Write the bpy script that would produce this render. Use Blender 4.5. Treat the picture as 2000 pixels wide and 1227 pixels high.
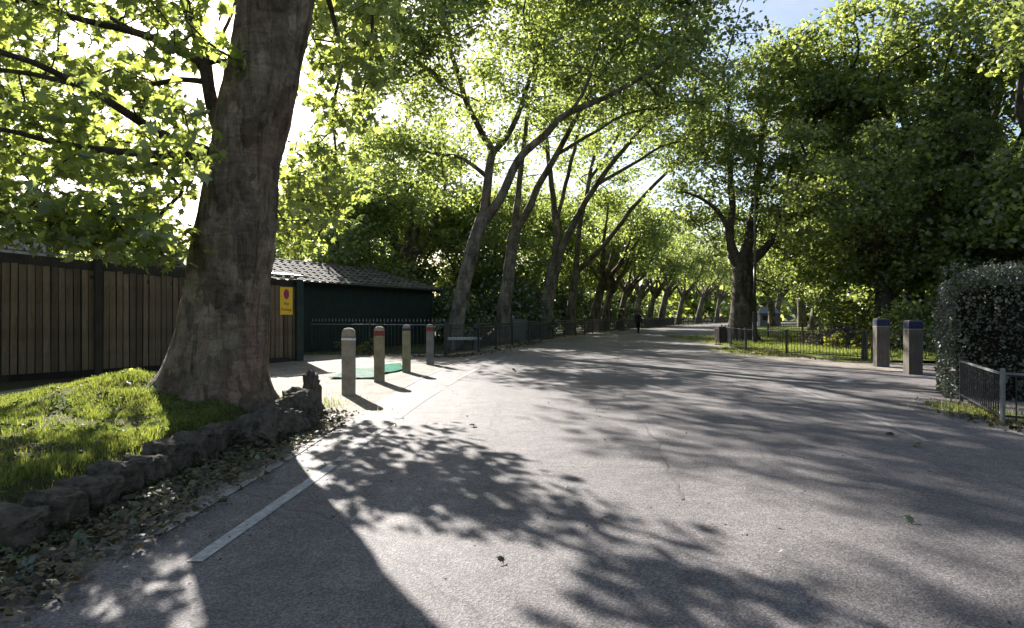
import bpy, math, random
import numpy as np
from mathutils import Vector, Matrix, noise

# ------------------------------------------------------------------ clear
for o in list(bpy.data.objects):
    bpy.data.objects.remove(o)
SC = bpy.context.scene
COL = SC.collection
R = math.radians
random.seed(7)

# ------------------------------------------------------------------ camera
H, F, HY = 1.45, 1250.0, 616.0          # eye height, focal length and horizon in photo pixels
cd = bpy.data.cameras.new("camera")
cam = bpy.data.objects.new("camera", cd)
COL.objects.link(cam)
cam.location = (0, 0, H)
cam.rotation_euler = (R(90), 0, 0)
cd.sensor_width = 36.0
cd.lens = 36.0 * F / 2000.0
cd.shift_y = (HY - 613.5) / 2000.0
cd.clip_start = 0.05
cd.clip_end = 3000
SC.camera = cam

# ------------------------------------------------------------------ sky and sun
SUN_EL, SUN_AZ = R(29.0), R(-25.5)       # azimuth from +Y, clockwise
world = bpy.data.worlds.new("World")
SC.world = world
world.use_nodes = True
wn = world.node_tree
wn.nodes.clear()
w_out = wn.nodes.new("ShaderNodeOutputWorld")
w_bg = wn.nodes.new("ShaderNodeBackground")
w_sky = wn.nodes.new("ShaderNodeTexSky")
w_sky.sky_type = 'NISHITA'
w_sky.sun_disc = False
w_sky.sun_elevation = SUN_EL
w_sky.sun_rotation = SUN_AZ
w_sky.dust_density = 1.5
w_bg.inputs[1].default_value = 0.052
w_tc = wn.nodes.new("ShaderNodeTexCoord")
w_map = wn.nodes.new("ShaderNodeMapping")
w_map.inputs['Scale'].default_value = (2.2, 2.2, 5.0)
w_noise = wn.nodes.new("ShaderNodeTexNoise")
w_noise.inputs['Scale'].default_value = 1.6
w_noise.inputs['Detail'].default_value = 7
w_noise.inputs['Roughness'].default_value = 0.6
w_ramp = wn.nodes.new("ShaderNodeValToRGB")
w_ramp.color_ramp.elements[0].position = 0.5
w_ramp.color_ramp.elements[1].position = 0.7
w_mix = wn.nodes.new("ShaderNodeMix")
w_mix.data_type = 'RGBA'
w_mix.inputs['B'].default_value = (4.2, 4.3, 4.5, 1)
wn.links.new(w_tc.outputs['Generated'], w_map.inputs[0])
wn.links.new(w_map.outputs[0], w_noise.inputs['Vector'])
wn.links.new(w_noise.outputs[0], w_ramp.inputs[0])
wn.links.new(w_ramp.outputs[0], w_mix.inputs['Factor'])
wn.links.new(w_sky.outputs[0], w_mix.inputs['A'])
wn.links.new(w_mix.outputs['Result'], w_bg.inputs[0])
wn.links.new(w_bg.outputs[0], w_out.inputs[0])

sd = bpy.data.lights.new("sun", 'SUN')
sd.energy = 5.0
sd.angle = R(0.53)
sd.color = (1.0, 0.95, 0.88)
sun = bpy.data.objects.new("sun", sd)
COL.objects.link(sun)
S = Vector((math.sin(SUN_AZ) * math.cos(SUN_EL), math.cos(SUN_AZ) * math.cos(SUN_EL), math.sin(SUN_EL)))
sun.rotation_euler = S.to_track_quat('Z', 'Y').to_euler()
sun.location = S * 200

SC.view_settings.view_transform = 'Standard'
SC.view_settings.look = 'None'
SC.view_settings.exposure = 1.95
SC.view_settings.gamma = 1.0
SC.view_settings.use_curve_mapping = False
SC.render.engine = 'CYCLES'
SC.cycles.max_bounces = 5
SC.cycles.diffuse_bounces = 3
SC.cycles.glossy_bounces = 2
SC.cycles.transmission_bounces = 4
SC.cycles.transparent_max_bounces = 4
SC.cycles.caustics_reflective = False
SC.cycles.caustics_refractive = False
SC.cycles.use_denoising = True
SC.cycles.use_adaptive_sampling = True
SC.cycles.adaptive_threshold = 0.03


# ------------------------------------------------------------------ helpers
def P(x, y, d):
    """world point seen at photo pixel (x, y) when it stands d metres ahead"""
    return Vector(((x - 1000.0) / F * d, d, H - (y - HY) / F * d))


def G(x, y, z=0.0):
    """ground point (height z) at photo pixel"""
    d = F * (H - z) / (y - HY)
    return Vector(((x - 1000.0) / F * d, d, z))


def tag(o, label=None, cat=None, group=None, kind=None):
    if label: o["label"] = label
    if cat: o["category"] = cat
    if group: o["group"] = group
    if kind: o["kind"] = kind
    return o


def link(o, parent=None):
    COL.objects.link(o)
    if parent is not None:
        o.parent = parent
    return o


def thing(name, loc, label, cat, group=None, rz=0.0):
    o = bpy.data.objects.new(name, None)
    o.empty_display_size = 0.2
    o.location = loc
    o.rotation_euler = (0, 0, rz)
    COL.objects.link(o)
    return tag(o, label, cat, group)


class MB:
    def __init__(self):
        self.v, self.f, self.m = [], [], []

    def quad(self, a, b, c, d, m=0):
        n = len(self.v)
        self.v += [tuple(a), tuple(b), tuple(c), tuple(d)]
        self.f.append((n, n + 1, n + 2, n + 3)); self.m.append(m)

    def box(self, c, s, rz=0.0, m=0, bev=0.0):
        """box centred at c with full sizes s; bev chamfers the vertical edges and top"""
        cx, cy, cz = c
        hx, hy, hz = s[0] / 2, s[1] / 2, s[2] / 2
        ca, sa = math.cos(rz), math.sin(rz)
        if bev:
            ring = lambda b: [(hx - b2, hy) for b2 in ()]
            def oct(i):
                x, y, b = hx - i, hy - i, bev
                return [(x - b, -y), (x, -y + b), (x, y - b), (x - b, y), (-x + b, y), (-x, y - b), (-x, -y + b), (-x + b, -y)]
            lay = [(oct(0), -hz), (oct(0), hz - bev), (oct(bev * 0.8), hz)]
        else:
            q = [(hx, -hy), (hx, hy), (-hx, hy), (-hx, -hy)]
            lay = [(q, -hz), (q, hz)]
        n0 = len(self.v)
        k = len(lay[0][0])
        for pts, z in lay:
            for x, y in pts:
                self.v.append((cx + x * ca - y * sa, cy + x * sa + y * ca, cz + z))
        for L in range(len(lay) - 1):
            for i in range(k):
                j = (i + 1) % k
                a = n0 + L * k
                self.f.append((a + i, a + j, a + k + j, a + k + i)); self.m.append(m)
        self.f.append(tuple(n0 + i for i in reversed(range(k)))); self.m.append(m)
        t = n0 + (len(lay) - 1) * k
        self.f.append(tuple(t + i for i in range(k))); self.m.append(m)
        return self

    def tube(self, pts, rad, n=6, m=0, cap=True, fn=None):
        pts = [Vector(p) for p in pts]
        N = len(pts)
        n0 = len(self.v)
        t0 = (pts[1] - pts[0]).normalized()
        ref = Vector((0, 1, 0)) if abs(t0.y) < 0.9 else Vector((1, 0, 0))
        u = (ref - t0 * ref.dot(t0)).normalized()
        for i, p in enumerate(pts):
            t = (pts[min(i + 1, N - 1)] - pts[max(i - 1, 0)])
            t = t.normalized() if t.length > 1e-9 else t0
            u = (u - t * u.dot(t))
            u = u.normalized() if u.length > 1e-6 else t.orthogonal().normalized()
            w = t.cross(u)
            r = rad[i] if hasattr(rad, '__len__') else rad
            for k in range(n):
                a = 2 * math.pi * k / n
                rr = r * (fn(i / (N - 1), a, p) if fn else 1.0)
                self.v.append(tuple(p + (u * math.cos(a) + w * math.sin(a)) * rr))
        for i in range(N - 1):
            for k in range(n):
                k2 = (k + 1) % n
                a = n0 + i * n
                self.f.append((a + k, a + k2, a + n + k2, a + n + k)); self.m.append(m)
        if cap:
            self.f.append(tuple(n0 + k for k in reversed(range(n)))); self.m.append(m)
            e = n0 + (N - 1) * n
            self.f.append(tuple(e + k for k in range(n))); self.m.append(m)
        return self

    def mesh(self, name, mats, smooth=False):
        me = bpy.data.meshes.new(name)
        me.from_pydata(self.v, [], self.f)
        for mt in (mats if isinstance(mats, (list, tuple)) else [mats]):
            me.materials.append(mt)
        if any(self.m):
            me.polygons.foreach_set("material_index", self.m)
        if smooth:
            me.polygons.foreach_set("use_smooth", [True] * len(me.polygons))
        me.update()
        return me

    def build(self, name, mats, parent=None, smooth=False, origin=None):
        if origin is not None:
            ox, oy, oz = origin
            self.v = [(a - ox, b - oy, c - oz) for a, b, c in self.v]
        o = bpy.data.objects.new(name, self.mesh(name, mats, smooth))
        if origin is not None:
            o.location = origin
        return link(o, parent)


def np_mesh(name, V, T, mat, smooth=False):
    """V (n,3) verts, T (m,3) triangles"""
    me = bpy.data.meshes.new(name)
    n, m = len(V), len(T)
    me.vertices.add(n)
    me.vertices.foreach_set("co", np.asarray(V, np.float32).ravel())
    me.loops.add(m * 3)
    me.polygons.add(m)
    me.loops.foreach_set("vertex_index", np.asarray(T, np.int32).ravel())
    me.polygons.foreach_set("loop_start", np.arange(0, m * 3, 3, dtype=np.int32))
    if smooth:
        me.polygons.foreach_set("use_smooth", np.ones(m, bool))
    me.update(calc_edges=True)
    me.materials.append(mat)
    return me


# ------------------------------------------------------------------ materials
def new_mat(name):
    m = bpy.data.materials.new(name)
    m.use_nodes = True
    nt = m.node_tree
    nt.nodes.clear()
    out = nt.nodes.new("ShaderNodeOutputMaterial")
    return m, nt, out


def nd(nt, typ, **kw):
    n = nt.nodes.new(typ)
    for k, v in kw.items():
        if k.startswith('i_'):
            n.inputs[k[2:].replace('_', ' ')].default_value = v
        else:
            setattr(n, k, v)
    return n


def ramp(nt, src, stops):
    r = nt.nodes.new("ShaderNodeValToRGB")
    el = r.color_ramp.elements
    while len(el) < len(stops):
        el.new(0.5)
    for e, (p, c) in zip(el, stops):
        e.position = p
        e.color = (*c, 1) if len(c) == 3 else c
    nt.links.new(src, r.inputs[0])
    return r.outputs[0]


def coords(nt, kind='Object', scale=(1, 1, 1)):
    tc = nt.nodes.new("ShaderNodeTexCoord")
    mp = nt.nodes.new("ShaderNodeMapping")
    mp.inputs['Scale'].default_value = scale
    nt.links.new(tc.outputs[kind], mp.inputs[0])
    return mp.outputs[0]


def tex(nt, vec, scale, detail=4, rough=0.55, dist=0.0):
    n = nd(nt, "ShaderNodeTexNoise")
    n.inputs['Scale'].default_value = scale
    n.inputs['Detail'].default_value = detail
    n.inputs['Roughness'].default_value = rough
    n.inputs['Distortion'].default_value = dist
    nt.links.new(vec, n.inputs['Vector'])
    return n.outputs[0]


def mixc(nt, fac, a, b, mode='MIX'):
    m = nt.nodes.new("ShaderNodeMix")
    m.data_type = 'RGBA'
    m.blend_type = mode
    for nm, val in (('Factor', fac), ('A', a), ('B', b)):
        if isinstance(val, (int, float)):
            m.inputs[nm].default_value = val
        elif isinstance(val, tuple):
            m.inputs[nm].default_value = (*val, 1) if len(val) == 3 else val
        else:
            nt.links.new(val, m.inputs[nm])
    return m.outputs['Result']


def bump(nt, h, strength=0.4, dist=0.02):
    b = nt.nodes.new("ShaderNodeBump")
    b.inputs['Strength'].default_value = strength
    b.inputs['Distance'].default_value = dist
    nt.links.new(h, b.inputs['Height'])
    return b.outputs[0]


def principled(nt, out, col, rough=0.8, spec=0.3, normal=None, metal=0.0):
    p = nt.nodes.new("ShaderNodeBsdfPrincipled")
    if isinstance(col, tuple):
        p.inputs['Base Color'].default_value = (*col, 1)
    else:
        nt.links.new(col, p.inputs['Base Color'])
    if isinstance(rough, (int, float)):
        p.inputs['Roughness'].default_value = rough
    else:
        nt.links.new(rough, p.inputs['Roughness'])
    p.inputs['Specular IOR Level'].default_value = spec
    p.inputs['Metallic'].default_value = metal
    if normal is not None:
        nt.links.new(normal, p.inputs['Normal'])
    nt.links.new(p.outputs[0], out.inputs[0])
    return p


def mat_noise(name, c1, c2, scale=3.0, rough=0.85, spec=0.25, b=0.3, bs=None, kind='Object', sc=(1, 1, 1), metal=0.0, dist=0.02):
    m, nt, out = new_mat(name)
    v = coords(nt, kind, sc)
    n = tex(nt, v, scale, 6, 0.6)
    col = ramp(nt, n, [(0.3, c1), (0.7, c2)])
    h = tex(nt, v, bs or scale * 6, 5, 0.65)
    principled(nt, out, col, rough, spec, bump(nt, h, b, dist) if b else None, metal)
    return m


def mat_leaf(name, refl, trans, var=0.35, gloss=0.06, rough=0.45, tmix=0.5):
    """two-sided leaf: diffuse, light passing through, a thin waxy gloss; each leaf its own tint"""
    m, nt, out = new_mat(name)
    g = nt.nodes.new("ShaderNodeNewGeometry")
    def tint(c):
        lo = tuple(x * (1 - var) for x in c)
        hi = (min(1, c[0] * (1 + var * 1.3)), min(1, c[1] * (1 + var)), c[2] * (1 + var * 0.6))
        return ramp(nt, g.outputs['Random Per Island'], [(0.0, lo), (0.55, c), (1.0, hi)])
    d = nt.nodes.new("ShaderNodeBsdfDiffuse")
    t = nt.nodes.new("ShaderNodeBsdfTranslucent")
    nt.links.new(tint(refl), d.inputs[0])
    nt.links.new(tint(trans), t.inputs[0])
    mx = nt.nodes.new("ShaderNodeMixShader")
    mx.inputs[0].default_value = tmix
    nt.links.new(d.outputs[0], mx.inputs[1])
    nt.links.new(t.outputs[0], mx.inputs[2])
    gl = nt.nodes.new("ShaderNodeBsdfGlossy")
    gl.inputs['Roughness'].default_value = rough
    gl.inputs['Color'].default_value = (0.9, 0.95, 1, 1)
    m2 = nt.nodes.new("ShaderNodeMixShader")
    m2.inputs[0].default_value = gloss
    nt.links.new(mx.outputs[0], m2.inputs[1])
    nt.links.new(gl.outputs[0], m2.inputs[2])
    nt.links.new(m2.outputs[0], out.inputs[0])
    return m


def mat_asphalt():
    m, nt, out = new_mat("worn_asphalt")
    v = coords(nt)
    big = tex(nt, v, 0.35, 5, 0.6, 0.3)
    mid = tex(nt, v, 5.0, 6, 0.65)
    c = ramp(nt, big, [(0.3, (0.104, 0.099, 0.101)), (0.7, (0.15, 0.142, 0.143))])
    c = mixc(nt, 0.55, c, ramp(nt, mid, [(0.3, (0.55, 0.55, 0.56)), (0.7, (1.3, 1.28, 1.26))]), 'MULTIPLY')
    vo = nd(nt, "ShaderNodeTexVoronoi"); vo.inputs['Scale'].default_value = 95
    nt.links.new(v, vo.inputs['Vector'])
    sp = ramp(nt, vo.outputs['Color'], [(0.1, (0.42, 0.41, 0.42)), (0.5, (0.95, 0.93, 0.92)), (0.9, (1.75, 1.68, 1.62))])
    c = mixc(nt, 0.8, c, sp, 'MULTIPLY')
    tv = coords(nt, 'Object', (0.9, 0.05, 1))
    c = mixc(nt, 0.7, c, ramp(nt, tex(nt, tv, 1.0, 4, 0.6, 0.3), [(0.35, (0.8, 0.8, 0.82)), (0.65, (1.12, 1.11, 1.1))]), 'MULTIPLY')
    c = mixc(nt, 0.6, c, ramp(nt, tex(nt, v, 1.1, 5, 0.7, 0.8), [(0.32, (0.7, 0.69, 0.68)), (0.5, (1, 1, 1))]), 'MULTIPLY')
    # thin dark cracks
    cv = nd(nt, "ShaderNodeTexVoronoi"); cv.feature = 'DISTANCE_TO_EDGE'; cv.inputs['Scale'].default_value = 0.28
    wv = nt.nodes.new("ShaderNodeMixRGB"); wv.blend_type = 'ADD'; wv.inputs[0].default_value = 0.35
    nn = nd(nt, "ShaderNodeTexNoise"); nn.inputs['Scale'].default_value = 2.5; nn.inputs['Detail'].default_value = 6
    nt.links.new(v, nn.inputs['Vector']); nt.links.new(v, wv.inputs[1]); nt.links.new(nn.outputs['Color'], wv.inputs[2])
    nt.links.new(wv.outputs[0], cv.inputs['Vector'])
    cr = ramp(nt, cv.outputs['Distance'], [(0.0, (0.45, 0.45, 0.45)), (0.006, (1, 1, 1))])
    c = mixc(nt, 0.6, c, cr, 'MULTIPLY')
    hb = mixc(nt, 0.35, vo.outputs['Distance'], tex(nt, v, 60, 3))
    principled(nt, out, c, 0.78, 0.22, bump(nt, hb, 0.55, 0.008))
    return m


def mat_verge():
    m, nt, out = new_mat("sandy_verge")
    v = coords(nt)
    a = tex(nt, v, 1.2, 6, 0.65, 0.4)
    c = ramp(nt, a, [(0.3, (0.135, 0.112, 0.092)), (0.55, (0.215, 0.19, 0.165)), (0.75, (0.27, 0.245, 0.22))])
    vo = nd(nt, "ShaderNodeTexVoronoi"); vo.inputs['Scale'].default_value = 38
    nt.links.new(v, vo.inputs['Vector'])
    c = mixc(nt, 0.75, c, ramp(nt, vo.outputs['Color'], [(0.1, (0.4, 0.37, 0.33)), (0.5, (1, 1, 1)), (0.95, (1.5, 1.45, 1.4))]), 'MULTIPLY')
    h = mixc(nt, 0.5, vo.outputs['Distance'], tex(nt, v, 22, 5))
    principled(nt, out, c, 0.9, 0.2, bump(nt, h, 0.8, 0.02))
    return m


def mat_ground(name, soil, g1, g2, lo=0.42, hi=0.58):
    m, nt, out = new_mat(name)
    v = coords(nt)
    gcol = ramp(nt, tex(nt, v, 6, 6, 0.7), [(0.3, g1), (0.7, g2)])
    f = ramp(nt, tex(nt, v, 0.55, 6, 0.65), [(lo, (0, 0, 0)), (hi, (1, 1, 1))])
    scol = ramp(nt, tex(nt, v, 9, 6, 0.7), [(0.3, tuple(x * 0.6 for x in soil)), (0.7, soil)])
    c = mixc(nt, f, scol, gcol)
    principled(nt, out, c, 0.95, 0.1, bump(nt, tex(nt, v, 30, 5, 0.7), 1.0, 0.04))
    return m


def mat_bark(name, base, light, red, scale=1.0, dark=(0.05, 0.044, 0.036)):
    """plane-tree bark: flaking plates in olive grey, cream and pinkish brown"""
    m, nt, out = new_mat(name)
    v = coords(nt, 'Object', (1, 1, 0.45))
    n1 = tex(nt, v, 2.2 * scale, 6, 0.62, 0.8)
    c = ramp(nt, n1, [(0.3, dark), (0.46, base), (0.6, tuple((a + b) / 2 for a, b in zip(base, light))), (0.72, light)])
    n2 = tex(nt, v, 1.1 * scale, 3, 0.5, 0.5)
    c = mixc(nt, ramp(nt, n2, [(0.5, (0, 0, 0)), (0.68, (0.75, 0.75, 0.75))]), c, red)
    v2 = coords(nt, 'Object', (1, 1, 0.4))
    n3 = tex(nt, v2, 12 * scale, 7, 0.72, 1.6)
    c = mixc(nt, 0.65, c, ramp(nt, n3, [(0.3, (0.38, 0.37, 0.36)), (0.7, (1.45, 1.43, 1.4))]), 'MULTIPLY')
    vh = coords(nt, 'Object', (0.6, 0.6, 2.4))
    c = mixc(nt, 0.5, c, ramp(nt, tex(nt, vh, 2.6 * scale, 4, 0.55, 2.0), [(0.35, (0.5, 0.48, 0.46)), (0.6, (1.15, 1.15, 1.15))]), 'MULTIPLY')
    vp = coords(nt, 'Object', (1, 1, 0.6))
    pl = nd(nt, "ShaderNodeTexVoronoi"); pl.inputs['Scale'].default_value = 7 * scale; pl.feature = 'DISTANCE_TO_EDGE'
    wv = nt.nodes.new("ShaderNodeMixRGB"); wv.blend_type = 'ADD'; wv.inputs[0].default_value = 0.22
    nn = nd(nt, "ShaderNodeTexNoise"); nn.inputs['Scale'].default_value = 9; nn.inputs['Detail'].default_value = 5
    nt.links.new(vp, nn.inputs['Vector']); nt.links.new(vp, wv.inputs[1]); nt.links.new(nn.outputs['Color'], wv.inputs[2]); nt.links.new(wv.outputs[0], pl.inputs['Vector'])
    c = mixc(nt, 0.1, c, ramp(nt, pl.outputs['Distance'], [(0.0, (0.4, 0.38, 0.36)), (0.12, (1.1, 1.1, 1.1))]), 'MULTIPLY')
    cellv = nd(nt, "ShaderNodeTexVoronoi"); cellv.inputs['Scale'].default_value = 4.5 * scale
    nt.links.new(wv.outputs[0], cellv.inputs['Vector'])
    c = mixc(nt, 0.75, c, ramp(nt, cellv.outputs['Color'], [(0.15, (0.62, 0.6, 0.57)), (0.5, (1, 1, 1)), (0.85, (1.45, 1.4, 1.3))]), 'MULTIPLY')
    vf = coords(nt, 'Object', (1, 1, 0.1))
    fis = tex(nt, vf, 7 * scale, 4, 0.6, 0.5)
    c = mixc(nt, 0.7, c, ramp(nt, fis, [(0.36, (0.35, 0.33, 0.31)), (0.46, (1, 1, 1))]), 'MULTIPLY')
    hh = mixc(nt, 0.07, mixc(nt, 0.5, n3, n1), ramp(nt, pl.outputs['Distance'], [(0.0, (0, 0, 0)), (0.1, (1, 1, 1))]))
    principled(nt, out, c, 0.9, 0.15, bump(nt, hh, 1.0, 0.05))
    return m


def mat_wood(name, c1, c2, rough=0.85):
    """weathered board, grain running along local z, every board its own tone"""
    m, nt, out = new_mat(name)
    v = coords(nt, 'Object', (14, 14, 0.7))
    oi = nt.nodes.new("ShaderNodeObjectInfo")
    add = nt.nodes.new("ShaderNodeVectorMath"); add.operation = 'ADD'
    nt.links.new(v, add.inputs[0])
    cmb = nt.nodes.new("ShaderNodeCombineXYZ")
    mul = nt.nodes.new("ShaderNodeMath"); mul.operation = 'MULTIPLY'; mul.inputs[1].default_value = 57
    nt.links.new(oi.outputs['Random'], mul.inputs[0])
    for i in range(3): nt.links.new(mul.outputs[0], cmb.inputs[i])
    nt.links.new(cmb.outputs[0], add.inputs[1])
    n = tex(nt, add.outputs[0], 2.2, 6, 0.65, 1.2)
    c = ramp(nt, n, [(0.28, c1), (0.72, c2)])
    tone = ramp(nt, oi.outputs['Random'], [(0, (0.6, 0.58, 0.55)), (0.5, (1, 1, 1)), (1, (1.35, 1.3, 1.22))])
    c = mixc(nt, 1.0, c, tone, 'MULTIPLY')
    st = ramp(nt, tex(nt, coords(nt, 'Object', (1, 1, 1)), 1.6, 5, 0.6), [(0.35, (0.55, 0.6, 0.52)), (0.6, (1, 1, 1))])
    c = mixc(nt, 0.8, c, st, 'MULTIPLY')
    principled(nt, out, c, rough, 0.2, bump(nt, n, 0.5, 0.01))
    return m


def mat_paint(name, col, rough=0.55, spec=0.4, wear=(0.7, 1.1), scale=8, b=0.15):
    m, nt, out = new_mat(name)
    v = coords(nt)
    n = tex(nt, v, scale, 7, 0.7, 0.3)
    c = ramp(nt, n, [(0.3, tuple(x * wear[0] for x in col)), (0.7, tuple(min(1, x * wear[1]) for x in col))])
    principled(nt, out, c, rough, spec, bump(nt, tex(nt, v, scale * 5, 4), b, 0.01))
    return m


M = {}
M['asphalt'] = mat_asphalt()
M['verge'] = mat_verge()
M['line'] = mat_noise("worn_line_paint", (0.2, 0.2, 0.195), (0.42, 0.42, 0.41), 18, 0.8, 0.3, 0.3)
M['line_old'] = mat_noise("faded_line_paint", (0.15, 0.145, 0.14), (0.25, 0.245, 0.24), 10, 0.85, 0.2, 0.3)
M['tar'] = mat_noise("crack_tar", (0.045, 0.043, 0.043), (0.08, 0.077, 0.075), 8, 0.7, 0.3, 0.3)
M['edging'] = mat_noise("concrete_edging", (0.2, 0.18, 0.165), (0.32, 0.295, 0.275), 5, 0.9, 0.2, 0.4)
M['ground'] = mat_ground("park_ground", (0.07, 0.055, 0.04), (0.028, 0.05, 0.014), (0.07, 0.1, 0.03))
M['lawn'] = mat_ground("lawn", (0.1, 0.09, 0.05), (0.08, 0.11, 0.02), (0.15, 0.17, 0.035), 0.25, 0.45)
M['bank'] = mat_ground("grass_bank", (0.075, 0.058, 0.036), (0.04, 0.06, 0.014), (0.11, 0.12, 0.032), 0.4, 0.6)
M['blade'] = mat_leaf("grass_blade", (0.085, 0.11, 0.022), (0.3, 0.36, 0.06), 0.5, 0.03, 0.5, 0.4)
M['leaf_near'] = mat_leaf("plane_leaf", (0.1, 0.14, 0.05), (0.38, 0.46, 0.09), 0.42, 0.06, 0.4, 0.55)
M['leaf_mid'] = mat_leaf("avenue_leaf", (0.1, 0.14, 0.055), (0.37, 0.46, 0.1), 0.45, 0.06, 0.4, 0.55)
M['leaf_dark'] = mat_leaf("park_leaf", (0.11, 0.15, 0.06), (0.38, 0.46, 0.1), 0.5, 0.05, 0.4, 0.5)
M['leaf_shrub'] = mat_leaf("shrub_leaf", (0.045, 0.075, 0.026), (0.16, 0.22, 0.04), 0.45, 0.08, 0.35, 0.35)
M['leaf_yellow'] = mat_leaf("yellow_leaf", (0.12, 0.13, 0.025), (0.42, 0.42, 0.05), 0.3, 0.05, 0.4, 0.5)
M['hedge'] = mat_leaf("hedge_leaf", (0.105, 0.118, 0.09), (0.1, 0.12, 0.07), 0.5, 0.05, 0.45, 0.3)
M['dry'] = mat_leaf("dry_brush", (0.16, 0.14, 0.115), (0.1, 0.09, 0.06), 0.4, 0.03, 0.6, 0.2)
M['litter'] = mat_leaf("fallen_leaf", (0.085, 0.075, 0.042), (0.08, 0.07, 0.03), 0.65, 0.03, 0.5, 0.2)
M['litter_green'] = mat_leaf("fallen_green_leaf", (0.07, 0.1, 0.03), (0.1, 0.14, 0.03), 0.4, 0.08, 0.4, 0.25)
M['weed'] = mat_leaf("weed_leaf", (0.05, 0.08, 0.025), (0.16, 0.22, 0.04), 0.4, 0.01, 0.6, 0.4)
M['bark_near'] = mat_bark("old_plane_bark", (0.145, 0.115, 0.085), (0.24, 0.205, 0.16), (0.16, 0.095, 0.074), 1.3, (0.055, 0.045, 0.035))
M['bark'] = mat_bark("plane_bark", (0.12, 0.108, 0.084), (0.26, 0.24, 0.195), (0.17, 0.12, 0.095), 0.8)
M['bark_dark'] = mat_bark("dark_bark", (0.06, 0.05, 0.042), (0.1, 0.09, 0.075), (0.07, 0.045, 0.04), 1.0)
M['bark_burr'] = mat_bark("burred_bark", (0.085, 0.073, 0.06), (0.15, 0.135, 0.11), (0.1, 0.068, 0.06), 1.0)
M['stone'] = mat_noise("rock", (0.045, 0.038, 0.03), (0.14, 0.118, 0.092), 4.5, 0.95, 0.15, 0.9, 14, dist=0.04)
M['wood'] = mat_wood("fence_board", (0.092, 0.066, 0.045), (0.185, 0.143, 0.1))
M['wood_dark'] = mat_wood("fence_post_wood", (0.022, 0.022, 0.018), (0.045, 0.04, 0.032))
M['shed'] = mat_paint("dark_green_paint", (0.016, 0.03, 0.025), 0.6, 0.3, (0.6, 1.2), 2.0)
M['tile'] = mat_wood("roof_tile", (0.075, 0.066, 0.062), (0.15, 0.135, 0.128))
M['iron'] = mat_paint("black_iron", (0.014, 0.014, 0.015), 0.45, 0.5, (0.7, 1.5), 12)
M['conc'] = mat_noise("bollard_concrete", (0.15, 0.13, 0.1), (0.3, 0.27, 0.225), 4.5, 0.9, 0.2, 0.5, 60, dist=0.006)
M['conc_mossy'] = mat_noise("mossy_concrete", (0.12, 0.115, 0.065), (0.25, 0.235, 0.165), 4.5, 0.9, 0.2, 0.5, 60, dist=0.006)
M['conc_dark'] = mat_noise("grey_concrete", (0.1, 0.095, 0.09), (0.2, 0.19, 0.18), 4.5, 0.9, 0.2, 0.5, 60, dist=0.006)
M['red'] = mat_paint("red_paint", (0.2, 0.055, 0.045), 0.9, 0.2, (0.35, 1.2), 22)
M['white'] = mat_paint("white_paint", (0.72, 0.7, 0.67), 0.7, 0.3, (0.55, 1.05), 14)
M['black'] = mat_paint("black_paint", (0.03, 0.03, 0.032), 0.6, 0.3)
M['blue'] = mat_paint("blue_paint", (0.022, 0.028, 0.07), 0.7, 0.2, (0.4, 1.3), 14)
M['timber'] = mat_wood("gate_timber", (0.07, 0.058, 0.05), (0.15, 0.13, 0.11))
M['yellow'] = mat_paint("yellow_sign", (0.72, 0.46, 0.03), 0.5, 0.4, (0.85, 1.05), 6)
M['sign_red'] = mat_paint("sign_red", (0.45, 0.03, 0.04), 0.5, 0.4)
M['sign_blue'] = mat_paint("sign_blue", (0.05, 0.04, 0.25), 0.5, 0.4)
M['sign_ink'] = mat_paint("sign_ink", (0.12, 0.06, 0.01), 0.6, 0.3)
M['green_net'] = mat_paint("green_mat", (0.02, 0.13, 0.085), 0.95, 0.04, (0.5, 1.5), 5, 0.8)
M['grey_net'] = mat_paint("pale_green_mat", (0.15, 0.21, 0.18), 0.95, 0.04, (0.5, 1.4), 5, 0.8)
M['galv'] = mat_paint("galvanised", (0.17, 0.17, 0.165), 0.5, 0.4, (0.6, 1.2), 6)
M['pale'] = mat_paint("pale_grey_paint", (0.5, 0.52, 0.55), 0.6, 0.3, (0.85, 1.05), 4)
M['kiosk'] = mat_paint("blue_grey_paint", (0.17, 0.18, 0.21), 0.6, 0.3, (0.85, 1.05), 4)
M['cab'] = mat_paint("grey_cabinet", (0.16, 0.165, 0.15), 0.6, 0.3)
M['brown_roof'] = mat_noise("brown_roof", (0.15, 0.12, 0.095), (0.3, 0.255, 0.21), 2.5, 0.9, 0.2, 0.5)
M['cloth'] = mat_paint("dark_clothes", (0.03, 0.032, 0.04), 0.9, 0.1)
M['cloth2'] = mat_paint("dark_trousers", (0.008, 0.008, 0.01), 0.9, 0.1)
M['skin'] = mat_paint("skin", (0.35, 0.2, 0.14), 0.6, 0.3)
M['hair'] = mat_paint("hair", (0.02, 0.015, 0.01), 0.6, 0.3)
M['paper'] = mat_paint("paper", (0.75, 0.74, 0.72), 0.8, 0.2)
M['core'] = mat_noise("dark_core", (0.012, 0.012, 0.008), (0.03, 0.026, 0.018), 8, 1.0, 0.0, 0.5)

# ------------------------------------------------------------------ ground, road, verges
def interp(tab, d):
    return float(np.interp(d, [t[0] for t in tab], [t[1] for t in tab]))


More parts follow.
